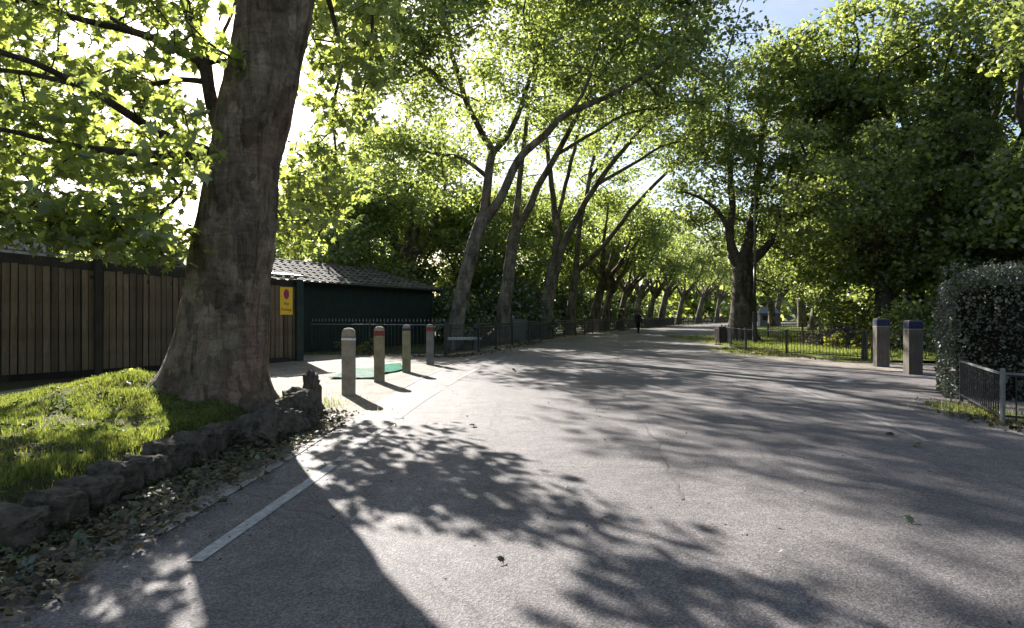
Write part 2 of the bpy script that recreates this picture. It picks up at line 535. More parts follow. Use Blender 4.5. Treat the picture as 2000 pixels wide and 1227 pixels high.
ROAD_L = [(-30, -2.6), (0, -2.5), (5, -2.28), (9, -2.25), (14, -2.15), (18, -1.85), (21, -1.45), (24.5, -0.8), (28, 0.1), (33, 1.4),
          (38, 2.7), (44, 4.7), (50, 6.9), (57, 9.3), (70, 15.0), (90, 24.0), (110, 35.0), (140, 56.0), (170, 82.0)]
ROAD_R = [(-30, 8.0), (0, 7.0), (4, 6.6), (7.6, 6.1), (9.8, 6.9), (12, 8.0), (15, 9.0), (18.3, 9.2), (20, 8.6), (21.6, 8.2), (24.5, 7.8),
          (28, 8.6), (33, 10.0), (40, 12.4), (53, 17.2), (70, 24.2), (90, 33.5), (110, 45.0), (140, 67.0), (170, 94.0)]
FENCE_B = [(22.4, -2.3), (24.5, -1.47), (27.5, -0.85), (30.7, -0.1), (33.6, 0.8), (37.8, 1.9), (41, 3.0), (44, 4.0), (50, 6.1), (56.6, 8.3), (69.7, 14.0),
           (80, 18.4), (90.6, 23.0), (105, 31.0), (121, 41.0), (140, 54.0)]


def sheet(name, rows, mat, z=0.0, kind='structure', parent=None, jit=0.0, nx=1):
    """strip mesh: rows = [(d, xl, xr)]"""
    mb = MB()
    k = nx + 1
    for d, a, b in rows:
        for i in range(k):
            t = i / nx
            zz = z(a + (b - a) * t, d) if callable(z) else z
            mb.v.append((a + (b - a) * t, d, zz))
    for r in range(len(rows) - 1):
        for i in range(nx):
            a = r * k + i
            mb.f.append((a, a + 1, a + k + 1, a + k)); mb.m.append(0)
    o = mb.build(name, mat, parent, smooth=True)
    if kind and parent is None:
        o["kind"] = kind
    return o


mb = MB()
mb.quad((-900, -300, -0.02), (900, -300, -0.02), (900, 1200, -0.02), (-900, 1200, -0.02))
mb.build("ground", M['ground'])["kind"] = "structure"

ds = list(np.arange(-12, 30, 0.5)) + list(np.arange(30, 171, 2.0))
rnd = random.Random(3)
def wob(d, s, a=0.10):
    return a * noise.noise(Vector((d * 0.9, s, 0.3)))
road = sheet("road", [(d, interp(ROAD_L, d) + wob(d, 1), interp(ROAD_R, d) + wob(d, 7)) for d in ds], M['asphalt'], 0.008)

# sandy verges either side of the road, under the road's ragged edge
sheet("verge_left", [(d, min(interp(ROAD_L, d) - (1.2 if d < 9 else 7.5 if d < 24 else 1.5), -3.0 if d < 9 else 9e9), interp(ROAD_L, d) + 0.5) for d in np.arange(-12, 60, 0.75)], M['verge'], 0.0)
sheet("verge_right", [(d, interp(ROAD_R, d) - 0.5, interp(ROAD_R, d) + (1.0 if d < 9.5 else 10.0 if d < 18.5 else 3.6 if d < 22 else 1.2)) for d in np.arange(-12, 60, 0.5)], M['verge'], 0.002)

# the paved side path between hedge and timber posts
sheet("side_path", [(11.4, 7.2, 40), (12.0, 7.6, 40), (13.5, 8.0, 40), (15.2, 8.4, 40), (16.6, 8.9, 40)], M['asphalt'], 0.005)


def line_strip(name, tab, half, mat, parent, d0, d1, z=0.013):
    rows = []
    n = max(2, int((d1 - d0) / 0.35))
    for i in range(n + 1):
        d = d0 + (d1 - d0) * i / n
        x = interp(tab, d)
        rows.append((d, x - half + 0.012 * noise.noise(Vector((d * 6, 2, 0))), x + half + 0.012 * noise.noise(Vector((d * 6, 9, 0)))))
    return sheet(name, rows, mat, z, None, parent)


LINE_L = [(3.7, -1.86), (6.1, -1.72), (8.2, -1.64), (11, -1.5), (15, -1.17), (18, -0.85), (21.6, -0.28), (26, 0.6), (32, 2.0)]
for a, b, mt in ((3.74, 6.15, 'line'), (6.3, 8.6, 'line_old'), (8.9, 12.4, 'line_old'), (13.1, 17.6, 'line_old'), (19.3, 22.0, 'line_old')):
    line_strip("painted_edge_line", LINE_L, 0.05, M[mt], road, a, b)
LINE_R = [(5.5, 4.3), (7.6, 4.8), (10, 5.25), (13.5, 5.72)]
for a, b in ((7.3, 10.2), (10.9, 13.6)):
    line_strip("painted_edge_line", LINE_R, 0.035, M['line_old'], road, a, b)
EDG = [(2, -2.36), (4.8, -2.31), (6.2, -2.24), (10, -2.26), (14, -2.12), (18, -1.83), (22, -1.3), (24.5, -0.78)]
line_strip("edging_strip", EDG, 0.035, M['edging'], road, 4.2, 7.6, 0.016)
line_strip("edging_strip", EDG, 0.04, M['edging'], road, 12.5, 24.0, 0.016)

SEAL = [(5.0, 1.35), (7.75, 1.67), (10.4, 1.9), (14, 2.25), (18, 2.9), (24, 4.0)]
rows = []
for i in range(121):
    d = 5.0 + 19 * i / 120
    x = interp(SEAL, d) + 0.09 * noise.noise(Vector((d * 1.3, 5, 0))) + 0.03 * noise.noise(Vector((d * 5, 8, 0)))
    w = 0.014 + 0.012 * noise.noise(Vector((d * 3, 1, 6)))
    rows.append((d, x - max(0.003, w), x + max(0.003, w)))
sheet("sealed_crack", rows, M['tar'], 0.0125, None, road)
# lawn on the right behind the railing, gently undulating
def lawn_z(x, y):
    return 0.04 + 0.05 * noise.noise(Vector((x * 0.35, y * 0.35, 4))) + max(0, (y - 30)) * 0.006
sheet("lawn", [(d, max(interp(ROAD_R, d) + 1.1, 9.4 if d > 24 else 10.2), 75) for d in np.arange(19.6, 70, 1.2)], M['lawn'], lawn_z, nx=40)

# grass bank on the left, held by the rough stones
def bank_z(x, y):
    t = min(1, max(0, (-3.12 - x) / 0.5))
    edge = t * t * (3 - 2 * t)
    back = min(1, max(0, (10.9 - y) / 2.2)); back = back * back * (3 - 2 * back)
    h = 0.27 + 0.05 * noise.noise(Vector((x * 0.8, y * 0.8, 1))) + 0.03 * noise.noise(Vector((x * 2.7, y * 2.7, 5)))
    h += 0.36 * math.exp(-(((x + 5.2) / 1.25) ** 2 + ((y - 9.0) / 1.3) ** 2))
    return h * edge * back - 0.03 * (1 - edge) - 0.02 * (1 - back)
rows = [(d, -16.0, -3.12) for d in np.arange(-4, 11.3, 0.22)]
sheet("grass_bank", rows, M['bank'], bank_z, nx=64)

# ------------------------------------------------------------------ leaf templates and scatter
LEAF_LOBED = (np.array([(0, 0.02, 0.0), (0, -0.28, 0.02), (0.2, -0.36, 0.0), (0.24, -0.14, 0.05), (0.55, -0.14, -0.04), (0.33, 0.1, 0.05), (0.42, 0.42, -0.04),
                        (0.17, 0.28, 0.05), (0.0, 0.68, -0.06), (-0.17, 0.28, 0.05), (-0.42, 0.42, -0.04), (-0.33, 0.1, 0.05), (-0.55, -0.14, -0.04),
                        (-0.24, -0.14, 0.05), (-0.2, -0.36, 0.0)], np.float32),
              np.array([(0, i, i + 1) for i in range(1, 14)] + [(0, 14, 1)], np.int32))
LEAF_MID = (np.array([(0, -0.4, 0), (0.42, -0.12, -0.05), (0.2, 0.1, 0.05), (0.3, 0.34, -0.04), (0, 0.55, -0.05), (-0.3, 0.34, -0.04), (-0.2, 0.1, 0.05), (-0.42, -0.12, -0.05)], np.float32),
            np.array([(0, 1, 2), (0, 2, 6), (0, 6, 7), (2, 3, 4), (2, 4, 6), (6, 4, 5)], np.int32))
LEAF_QUAD = (np.array([(0, -0.5, 0), (0.36, 0, -0.06), (0, 0.5, 0.0), (-0.36, 0, -0.06)], np.float32), np.array([(0, 1, 2), (0, 2, 3)], np.int32))
LEAF_NARROW = (np.array([(0, -0.5, 0), (0.2, 0.0, -0.04), (0, 0.5, 0.0), (-0.2, 0.0, -0.04)], np.float32), np.array([(0, 1, 2), (0, 2, 3)], np.int32))


def leaf_frames(rng, n, up=0.7, spread=0.9):
    """random leaf orientations: normals around up, any heading -> (n,3,3) with columns x,y,normal"""
    nrm = rng.normal(0, spread, (n, 3)) * 0.7
    nrm[:, 2] += up
    nrm /= np.linalg.norm(nrm, axis=1, keepdims=True) + 1e-9
    a = rng.normal(0, 1, (n, 3))
    a -= nrm * (a * nrm).sum(1, keepdims=True)
    a /= np.linalg.norm(a, axis=1, keepdims=True) + 1e-9
    b = np.cross(nrm, a)
    return np.stack([a, b, nrm], axis=2)


def scatter(name, rng, C, size, tmpl, mat, up=0.7, spread=0.9, Fm=None):
    C = np.asarray(C, np.float32)
    n = len(C)
    if Fm is None:
        Fm = leaf_frames(rng, n, up, spread)
    tv, tf = tmpl
    tv = tv * np.array([1, 1, 1.8], np.float32)
    size = np.broadcast_to(np.asarray(size, np.float32), (n,))
    V = np.einsum('nij,kj->nki', Fm, tv) * size[:, None, None] + C[:, None, :]
    T = tf[None] + (np.arange(n, dtype=np.int32) * len(tv))[:, None, None]
    return np_mesh(name, V.reshape(-1, 3), T.reshape(-1, 3), mat)


def clump_points(rng, tips, per, sx, sz, fray=0.25):
    tips = np.asarray(tips, np.float32)
    n = len(tips)
    k = rng.poisson(per, n)
    idx = np.repeat(np.arange(n), k)
    d = rng.normal(0, 1, (len(idx), 3))
    d /= np.linalg.norm(d, axis=1, keepdims=True) + 1e-9
    r = rng.random(len(idx)) ** (1 / 2.2) * (1 + fray * rng.random(len(idx)))
    sc = (0.75 + 0.5 * rng.random(n))[idx]
    return tips[idx] + d * (r * sc)[:, None] * np.array([sx, sx, sz], np.float32)


# ------------------------------------------------------------------ tree builder
class Tree:
    def __init__(self, base, seed):
        self.base = Vector(base)
        self.rng = np.random.default_rng(seed)
        self.rnd = random.Random(seed)
        self.pos, self.par, self.rad = [], [], []
        self.polys = []          # hand made limbs: (index list)
        self.trunk = None
        self.limbs = []
        self.twigs = []

    def smooth(self, pts, rads, step=0.35):
        """Catmull-Rom resample"""
        pts = [Vector(p) for p in pts]
        out, rr = [], []
        n = len(pts)
        for i in range(n - 1):
            p0 = pts[max(0, i - 1)]; p1 = pts[i]; p2 = pts[i + 1]; p3 = pts[min(n - 1, i + 2)]
            m = max(1, int((p2 - p1).length / step))
            for j in range(m):
                t = j / m
                t2, t3 = t * t, t * t * t
                q = 0.5 * ((2 * p1) + (p2 - p0) * t + (2 * p0 - 5 * p1 + 4 * p2 - p3) * t2 + (3 * p1 - p0 - 3 * p2 + p3) * t3)
                out.append(q); rr.append(rads[i] + (rads[i + 1] - rads[i]) * t)
        out.append(pts[-1]); rr.append(rads[-1])
        return out, rr

    def add(self, pts, rads, parent=None, step=0.35, wig=0.0):
        pts, rr = self.smooth(pts, rads, step)
        idx = []
        for i, p in enumerate(pts):
            if wig and 0 < i < len(pts) - 1:
                p = p + Vector((noise.noise(p * 0.7), noise.noise(p * 0.7 + Vector((9, 0, 0))), noise.noise(p * 0.7 + Vector((0, 9, 0))))) * wig
            self.pos.append(p); self.rad.append(rr[i])
            self.par.append(idx[-1] if idx else parent)
            idx.append(len(self.pos) - 1)
        return idx

    def grow(self, tips, rtip=0.012, start=0, kink=0.25, p=0.5):
        base_n = len(self.pos)
        A = np.zeros((base_n + len(tips) * 14 + 10, 3), np.float32)
        A[:base_n] = np.array([tuple(q) for q in self.pos], np.float32)
        n = base_n
        root = np.array(tuple(self.pos[-1])) if False else A[:base_n].mean(0)
        order = np.argsort([np.min(((A[start:base_n] - t) ** 2).sum(1)) for t in tips])
        tipn = {}
        for ti in order:
            t = np.asarray(tips[ti], np.float32)
            dv = t - A[start:n]
            dist = np.sqrt((dv ** 2).sum(1)) + 1e-6
            cost = dist * (1.0 + 0.5 * np.clip(-dv[:, 2] / dist, 0, 1))
            j = int(np.argmin(cost)) + start
            p0 = Vector(A[j]); p2 = Vector(t)
            L = (p2 - p0).length
            pd = (p0 - Vector(A[self.par[j]])) if self.par[j] is not None else Vector((0, 0, 1))
            pd = pd.normalized() if pd.length > 1e-6 else Vector((0, 0, 1))
            c = p0 + (pd * 0.55 + Vector((0, 0, 0.35)) + Vector([self.rnd.uniform(-kink, kink) for _ in range(3)])) * L * 0.42
            k = min(12, max(2, int(L / 0.4)))
            chain = [j]
            for i in range(1, k + 1):
                s = i / k
                q = p0 * (1 - s) ** 2 + c * 2 * s * (1 - s) + p2 * s * s
                if i < k:
                    q = q + Vector([self.rnd.uniform(-1, 1) for _ in range(3)]) * L * 0.02
                self.pos.append(q); self.par.append(chain[-1]); self.rad.append(0.0)
                A[n] = q; n += 1
                chain.append(len(self.pos) - 1)
            tipn[chain[-1]] = 1
            self.twigs.append(chain)
        cnt = [0] * len(self.pos)
        for i in tipn: cnt[i] = 1
        for i in range(len(self.pos) - 1, -1, -1):
            if self.par[i] is not None:
                cnt[self.par[i]] += cnt[i]
        for i in range(base_n, len(self.pos)):
            self.rad[i] = rtip * max(1, cnt[i]) ** p

    def mesh_chain(self, mb, idx, n, fn=None):
        pts = [self.pos[i] - self.base for i in idx]
        rr = [self.rad[i] for i in idx]
        if len(idx) > 1 and rr[0] > rr[1] * 1.25 and idx in self.twigs:
            rr[0] = rr[1] * 1.15
        mb.tube(pts, rr, n, 0, True, fn)


def ellipsoid_tips(rng, blobs, n, shell=0.45):
    """points in the outer part of a union of blobs (centre, rx, ry, rz)"""
    w = np.array([b[1] * b[2] * b[3] for b in blobs]) ** (2 / 3)
    w /= w.sum()
    out = []
    for bi in rng.choice(len(blobs), n, p=w):
        c, rx, ry, rz = blobs[bi]
        d = rng.normal(0, 1, 3); d /= np.linalg.norm(d)
        r = shell + (1 - shell) * rng.random() ** 0.7
        out.append((c[0] + d[0] * rx * r, c[1] + d[1] * ry * r, c[2] + d[2] * rz * r))
    return out


def finish_tree(T, name, label, cat, group, bark, leafmat, tips, per, sx, sz, lsize, tmpl, trunk_idx, limb_idx, trunk_fn=None, tn=14, ln=9, twn=5, extra=None):
    root = thing(name, T.base, label, cat, group)
    mb = MB(); T.mesh_chain(mb, trunk_idx, tn, trunk_fn)
    tr = mb.build("trunk", bark, root, True)
    for li in limb_idx:
        mb = MB(); T.mesh_chain(mb, li, ln)
        mb.build("limb", bark, root, True)
    mb = MB()
    for ch in T.twigs:
        T.mesh_chain(mb, ch, twn)
    if T.twigs:
        mb.build("branches", bark, root, True)["kind"] = "stuff"
    C = clump_points(T.rng, tips, per, sx, sz)
    if extra is not None:
        C = np.concatenate([C, extra])
    C = C[C[:, 2] > 0.25]
    sz_ = lsize * (0.7 + 0.6 * T.rng.random(len(C)))
    me = scatter("crown", T.rng, C - np.array(tuple(T.base), np.float32), sz_, tmpl, leafmat)
    cr = bpy.data.objects.new("crown", me)
    link(cr, root)
    cr["kind"] = "stuff"
    return root


def copy_tree(root, loc, rz, sc, label, group=None):
    r = root.copy(); COL.objects.link(r)
    r.location = loc; r.rotation_euler = (0, 0, rz)
    r.scale = (sc, sc, sc) if not hasattr(sc, '__len__') else sc
    r["label"] = label
    if group: r["group"] = group
    for ch in root.children:
        c = ch.copy(); COL.objects.link(c); c.parent = r
    return r


def px(lst):
    """[(x, y, d, rpx)] photo pixels -> points, radii in metres"""
    return [P(a, b, d) for a, b, d, r in lst], [r * d / F for a, b, d, r in lst]


def blob(x, y, d, r, rz=None, ry=None):
    c = P(x, y, d)
    return (c, r * 1.15, (ry or r) * 1.15, (rz or r * 0.8) * 1.15)

# TREES
# ------------------------------------------------------------------ the big old plane tree on the bank
def big_tree():
    base = Vector(P(425, 785, 8.8)); base.z = 0.12
    T = Tree(base, 11)
    hw = [(425, 800, 84), (427, 770, 84), (430, 735, 80), (434, 690, 79), (444, 600, 77), (453, 500, 74), (465, 400, 70), (481, 300, 66), (503, 200, 67),
          (524, 100, 65), (537, 15, 70), (548, -90, 74), (560, -200, 60)]
    pts, rad = px([(a, b, 8.8, r) for a, b, r in hw])
    pts[0].z = base.z - 0.12
    tr = T.add(pts, rad, None, 0.06)
    ang = [(0.3, .3, 8), (1.75, .95, 7), (2.45, .3, 14), (3.0, .3, 16), (3.55, .34, 14), (4.2, .3, 12), (4.9, .42, 8), (5.7, .3, 8)]
    def fn(t, a, p):
        z = p.z - base.z
        f = math.exp(-max(0, z) / 0.5)
        lob = sum(am * max(0, math.cos(a - k)) ** e_ for k, am, e_ in ang)
        flute = 0.1 * (abs(math.sin(a * 4.5 + 2.2 * noise.noise(Vector((a * 1.5, z * 0.8, 2))))) - 0.6) * math.exp(-max(0, z) / 1.0)
        v = Vector((math.cos(a) * 1.2, math.sin(a) * 1.2, z * 0.9))
        n1 = 0.065 * noise.noise(v * 1.3) + 0.045 * noise.noise(v * 4.0) + 0.028 * noise.noise(Vector((math.cos(a) * 8, math.sin(a) * 8, z * 1.6))) + 0.012 * noise.noise(v * 14)
        ringy = 0.02 * noise.noise(Vector((math.cos(a) * 2, math.sin(a) * 2, z * 9)))
        g = 1 + f * lob * 0.8 + flute + n1 + ringy
        return g
    # crown skeleton
    limbs = []
    def L(lst, par=None, wig=0.03):
        q, r = px(lst)
        ix = T.add(q, r, par, 0.15, wig)
        limbs.append(ix)
        return ix
    def near(ix, p):
        return min(ix, key=lambda i: (T.pos[i] - p).length)
    a = L([(440, 318, 8.75, 20), (395, 298, 8.6, 17), (370, 288, 8.5, 14), (330, 270, 8.35, 10), (270, 235, 8.1, 8.5), (200, 188, 7.9, 7.5), (130, 150, 7.7, 6.5), (60, 118, 7.5, 6), (0, 100, 7.3, 5.5), (-120, 60, 7.0, 4)])
    L([(160, 166, 7.8, 6), (100, 150, 7.9, 5), (40, 138, 8.0, 4.5), (-60, 130, 8.1, 3.5)])
    L([(400, 300, 8.6, 13), (350, 306, 8.5, 9), (300, 303, 8.3, 8), (230, 297, 8.1, 7), (160, 287, 7.9, 6), (90, 272, 7.7, 5), (40, 258, 7.5, 5), (0, 250, 7.4, 4), (-90, 240, 7.2, 3)])
    L([(390, 305, 8.6, 10), (340, 318, 8.7, 7), (290, 325, 8.8, 5), (220, 332, 8.9, 4), (160, 340, 9.0, 3), (80, 352, 9.1, 2)])
    b = L([(452, 270, 8.95, 14), (428, 245, 9.05, 14), (416, 215, 9.1, 13), (405, 170, 9.15, 12), (398, 125, 9.2, 13), (388, 85, 9.2, 11), (372, 40, 9.2, 10), (360, 0, 9.2, 9), (340, -90, 9.3, 7)])
    L([(395, 130, 9.2, 10), (350, 100, 9.0, 9), (300, 77, 8.8, 8), (240, 58, 8.6, 7), (160, 38, 8.4, 6), (80, 12, 8.2, 5), (0, -15, 8.0, 4)])
    L([(400, 160, 9.15, 6), (350, 157, 9.2, 5), (310, 165, 9.25, 5), (260, 168, 9.3, 4), (200, 160, 9.4, 3)])
    L([(396, 125, 9.2, 7), (420, 118, 9.1, 6), (445, 122, 9.0, 6), (480, 132, 8.9, 7)])
    L([(404, 110, 9.2, 4), (430, 70, 9.3, 3.5), (450, 30, 9.4, 3), (462, -10, 9.5, 2)])
    L([(290, 75, 8.8, 5), (230, 45, 9.0, 4), (180, 10, 9.1, 3.5), (130, -30, 9.2, 3)])
    # limbs above the picture: two forks and the one drooping down on the right, away from the camera
    top = T.pos[tr[-1]]
    L([(560, -200, 8.8, 45), (520, -330, 8.7, 38), (450, -480, 8.4, 30), (380, -640, 8.0, 20)])
    c1 = L([(560, -190, 8.8, 44), (610, -330, 9.6, 38), (650, -440, 10.6, 30), (690, -520, 12.0, 22), (720, -520, 13.5, 14)])
    L([(640, -420, 10.4, 18), (665, -300, 11.2, 11), (690, -190, 11.8, 7), (715, -70, 12.2, 5), (728, 40, 12.4, 3.5), (722, 130, 12.5, 2.5), (700, 210, 12.6, 2)])
    L([(655, -300, 11.2, 10), (700, -190, 12.5, 8), (725, -80, 13.2, 6), (735, 30, 13.6, 4), (730, 120, 13.8, 3)])
    L([(560, -120, 8.9, 18), (600, -110, 10.0, 14), (622, -60, 11.2, 8), (650, 30, 12.0, 5), (668, 120, 12.3, 3.5), (650, 220, 12.4, 2.6), (652, 320, 12.5, 2), (610, 420, 12.6, 1.5)])
    # leaf clusters
    rng = T.rng
    tips = []
    def fill(n, xr, yr, dr):
        for _ in range(n):
            tips.append(tuple(P(rng.uniform(*xr), rng.uniform(*yr), rng.uniform(*dr))))
    fill(38, (-60, 440), (-60, 110), (7.2, 9.8))
    fill(32, (-60, 400), (110, 260), (7.2, 9.8))
    fill(32, (-60, 385), (260, 400), (7.0, 9.6))
    fill(34, (-60, 360), (400, 470), (7.2, 9.4))
    fill(9, (150, 360), (455, 500), (7.4, 8.4))
    fill(7, (-40, 150), (415, 470), (7.0, 8.0))
    fill(60, (-900, 0), (-300, 420), (6.0, 9.5))
    fill(34, (-80, 420), (-40, 180), (10.0, 14.0))
    fill(60, (-80, 400), (180, 420), (10.0, 14.5))
    fill(34, (605, 750), (-40, 120), (11.0, 14.0))
    fill(20, (595, 735), (120, 270), (10.8, 14.5))
    fill(14, (590, 700), (300, 430), (11.0, 14.0))
    fill(8, (548, 640), (410, 490), (12.0, 13.0))
    fill(9, (575, 640), (20, 160), (11.0, 13.5))
    fill(4, (560, 610), (330, 400), (11.5, 13.0))
    fill(15, (540, 640), (345, 490), (9.3, 12.2))
    fill(8, (545, 660), (260, 345), (10.0, 12.5))
    fill(70, (150, 900), (-750, -70), (7.5, 13.5))
    T.grow(tips, 0.0055, len(tr), 0.3, 0.5)
    root = thing("plane_tree", base, "huge old plane tree with flared trunk on the grass bank, nearest the camera", "tree")
    mb = MB(); T.mesh_chain(mb, tr, 72, fn)
    trunk = mb.build("trunk", M['bark_near'], root, True)
    # knot holes: raised collar with a dark hollow
    for (x, y, rr, sq) in ((571, 18, 0.105, 1.6), (497, 2, 0.06, 1.3), (507, 133, 0.05, 1.3), (418, 735, 0.06, 2.0)):
        p = P(x, y, 8.8)
        cpt = min((T.pos[i] for i in tr), key=lambda q: abs(q.z - p.z))
        rad_here = T.rad[min(tr, key=lambda i: abs(T.pos[i].z - p.z))]
        off = max(-0.9, min(0.9, (p.x - cpt.x) / rad_here))
        nn = Vector((off, -math.sqrt(1 - off * off), 0))
        q = cpt + nn * rad_here * 0.97
        mb = MB()
        u = Vector((nn.y, -nn.x, 0)); w = Vector((0, 0, 1))
        prof = [(1.7, -0.06), (1.35, 0.02), (1.0, 0.035), (0.8, 0.0), (0.66, -0.06)]
        k = 18
        for sc_, h_ in prof:
            for i in range(k):
                an = 2 * math.pi * i / k
                mb.v.append(tuple(q - base + nn * h_ + (u * math.cos(an) + w * math.sin(an) * sq) * rr * sc_))
        for Lr in range(len(prof) - 1):
            for i in range(k):
                j = (i + 1) % k
                mb.f.append((Lr * k + i, Lr * k + j, (Lr + 1) * k + j, (Lr + 1) * k + i)); mb.m.append(1 if Lr >= 3 else 0)
        mb.f.append(tuple((len(prof) - 1) * k + i for i in range(k))); mb.m.append(1)
        mb.build("knot_hole", [M['bark_near'], M['core']], root, True)
    for li in limbs:
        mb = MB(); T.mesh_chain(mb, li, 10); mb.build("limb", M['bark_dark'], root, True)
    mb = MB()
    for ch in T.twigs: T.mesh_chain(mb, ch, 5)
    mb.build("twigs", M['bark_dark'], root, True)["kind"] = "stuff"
    C = clump_points(rng, tips, 20, 0.36, 0.22, 0.3)
    sz_ = 0.165 * (0.55 + 0.8 * rng.random(len(C)))
    Fm = leaf_frames(rng, len(C), 0.55, 0.95)
    # the leaves that show largest become leaves of their own
    xs = C[:, 0] / C[:, 1] * F + 1000; ys = HY - (C[:, 2] - H) / C[:, 1] * F
    vis = (xs > 5) & (xs < 1995) & (ys > 5) & (ys < 1200)
    score = np.where(vis, sz_ / C[:, 1] * np.abs(np.einsum('ni,ni->n', Fm[:, :, 2], C / np.linalg.norm(C, axis=1, keepdims=True))), -1)
    big = np.argsort(-score)[:300]
    rest = np.setdiff1d(np.arange(len(C)), big)
    b_np = np.array(tuple(base), np.float32)
    cr = link(bpy.data.objects.new("crown", scatter("crown", rng, C[rest] - b_np, sz_[rest], LEAF_LOBED, M['leaf_near'], Fm=Fm[rest])), root)
    cr["kind"] = "stuff"
    lm = np_mesh("leaf", LEAF_LOBED[0], LEAF_LOBED[1], M['leaf_near'])
    for i in big:
        o = bpy.data.objects.new("leaf", lm)
        s = float(sz_[i])
        mt = Matrix([[*(Fm[i][r] * s), float(C[i][r] - b_np[r])] for r in range(3)] + [[0, 0, 0, 1]])
        link(o, cr)
        o.matrix_local = mt
    return root


big_tree()


def avenue_tree(spec, rk, seed, label, group, mat='leaf_mid', bark='bark', ntips=170, per=120, lsize=0.19, sx=0.85, sz=0.5, rtip=0.012):
    trunk, limbs, blobs = spec
    pts, rad = px([(a, b, c, r * rk) for a, b, c, r in trunk])
    base = Vector((pts[0].x, pts[0].y, 0))
    pts[0].z = -0.1
    T = Tree(base, seed)
    up_ = (pts[-1] - pts[-2]).normalized(); r_ = rad[-1]
    pts += [pts[-1] + up_ * r_ * 0.7, pts[-1] + up_ * r_ * 1.3, pts[-1] + up_ * r_ * 1.7]; rad += [r_ * 0.86, r_ * 0.55, r_ * 0.15]
    tr = T.add(pts, rad, None, 0.3)
    nt_ = len(tr)
    li = []
    top_ = pts[-4]
    for l in limbs:
        q, r = px([(a, b, c, w * max(0.66, rk)) for a, b, c, w in l])
        if (q[0] - top_).length < 1.6:
            q = [top_ - up_ * r_ * 1.8] + [q[0].lerp(top_, 0.5)] + q[1:]; r = [r_ * 0.72, max(r[0], r_ * 0.74)] + r[1:]
        li.append(T.add(q, r, None, 0.4, 0.12))
    tips = ellipsoid_tips(T.rng, blobs, ntips)
    tips = [t for t in tips if t[2] > 2.2]
    for ix in li:
        e = T.pos[ix[-1]]
        for _ in range(3): tips.append((e.x + T.rnd.uniform(-0.5, 0.5), e.y + T.rnd.uniform(-0.5, 0.5), e.z + T.rnd.uniform(-0.2, 0.6)))
    T.grow(tips, rtip, nt_)
    def fn(t, a, p):
        z = p.z
        f = math.exp(-max(0, z) / 0.5)
        return 1 + f * (0.25 + 0.2 * math.cos(a * 5 + seed)) + 0.1 * noise.noise(Vector((math.cos(a), math.sin(a), z * 0.7)) * 1.5 + Vector((seed, 0, 0))) + 0.07 * noise.noise(Vector((math.cos(a), math.sin(a), z * 0.9)) * 3.5 + Vector((seed, 3, 0)))
    return finish_tree(T, "plane_tree", label, "tree", group, M[bark], M[mat], tips, per, sx, sz, lsize, LEAF_MID if lsize < 0.3 else LEAF_QUAD, tr, li, fn)


GR = "plane trees lining the left side of the road"
S1 = ([(885, 672, 28, 24), (891, 635, 28, 21), (905, 560, 28, 19), (922, 490, 28, 18.5), (941, 430, 28, 18)],
      [[(940, 436, 28, 15), (950, 380, 28, 12.5), (958, 330, 28, 11), (965, 290, 28, 10.5)],
       [(965, 295, 28, 9), (935, 250, 27.8, 8), (908, 195, 27.5, 7), (888, 120, 27.2, 6), (868, 60, 27, 5), (850, -30, 26.8, 4), (830, -130, 26.5, 3)],
       [(965, 295, 28, 9), (1000, 252, 28.2, 7.5), (1020, 200, 28.5, 6.5), (1040, 140, 28.5, 5.5), (1055, 80, 28.5, 5), (1075, -20, 28.5, 4), (1090, -130, 28.5, 3)],
       [(943, 432, 28, 14), (985, 372, 27.6, 12), (1020, 300, 27.2, 10.5), (1062, 264, 26.8, 10), (1110, 222, 26.2, 9), (1180, 190, 25.6, 7), (1260, 150, 25, 5), (1340, 90, 24.5, 3)],
       [(1115, 220, 26.2, 5), (1150, 150, 26, 4), (1175, 60, 25.6, 3), (1190, -40, 25.4, 2.5)],
       [(955, 350, 28, 6), (900, 310, 29, 5), (850, 300, 29.5, 4), (790, 290, 30, 3)],
       [(905, 190, 27.5, 4), (860, 165, 27.2, 3.5), (830, 130, 27, 3), (800, 90, 27, 2)]],
      [blob(850, 60, 27, 3.4), blob(960, 60, 27, 3.2), blob(1070, 40, 26.5, 3.4), blob(1180, 90, 25.5, 3.2), blob(1290, 90, 25, 3.0), blob(1370, 40, 25, 2.4),
       blob(780, 190, 28.5, 2.4, 2.4), blob(800, 300, 30, 2.6, 1.8), blob(860, 335, 31, 2.2, 1.5), blob(760, 335, 33, 2.4, 1.8), blob(880, -130, 26.5, 4.5), blob(1050, -150, 26, 4.5), blob(1200, -110, 25.5, 4), blob(1000, 180, 27.5, 2.5), blob(1340, -70, 25, 3.2), blob(738, 110, 25.5, 2.0), blob(705, 20, 27, 2.4), blob(735, -90, 27, 3.0), blob(725, 240, 30, 1.7), blob(680, -70, 28, 3.0), blob(790, 20, 24, 2.6), blob(830, -60, 22, 2.6)])
avenue_tree(S1, 0.74, 21, "leaning plane tree with forked trunk, first of the left row, beside the green shed", GR, ntips=640, per=58, lsize=0.19, sx=0.8)
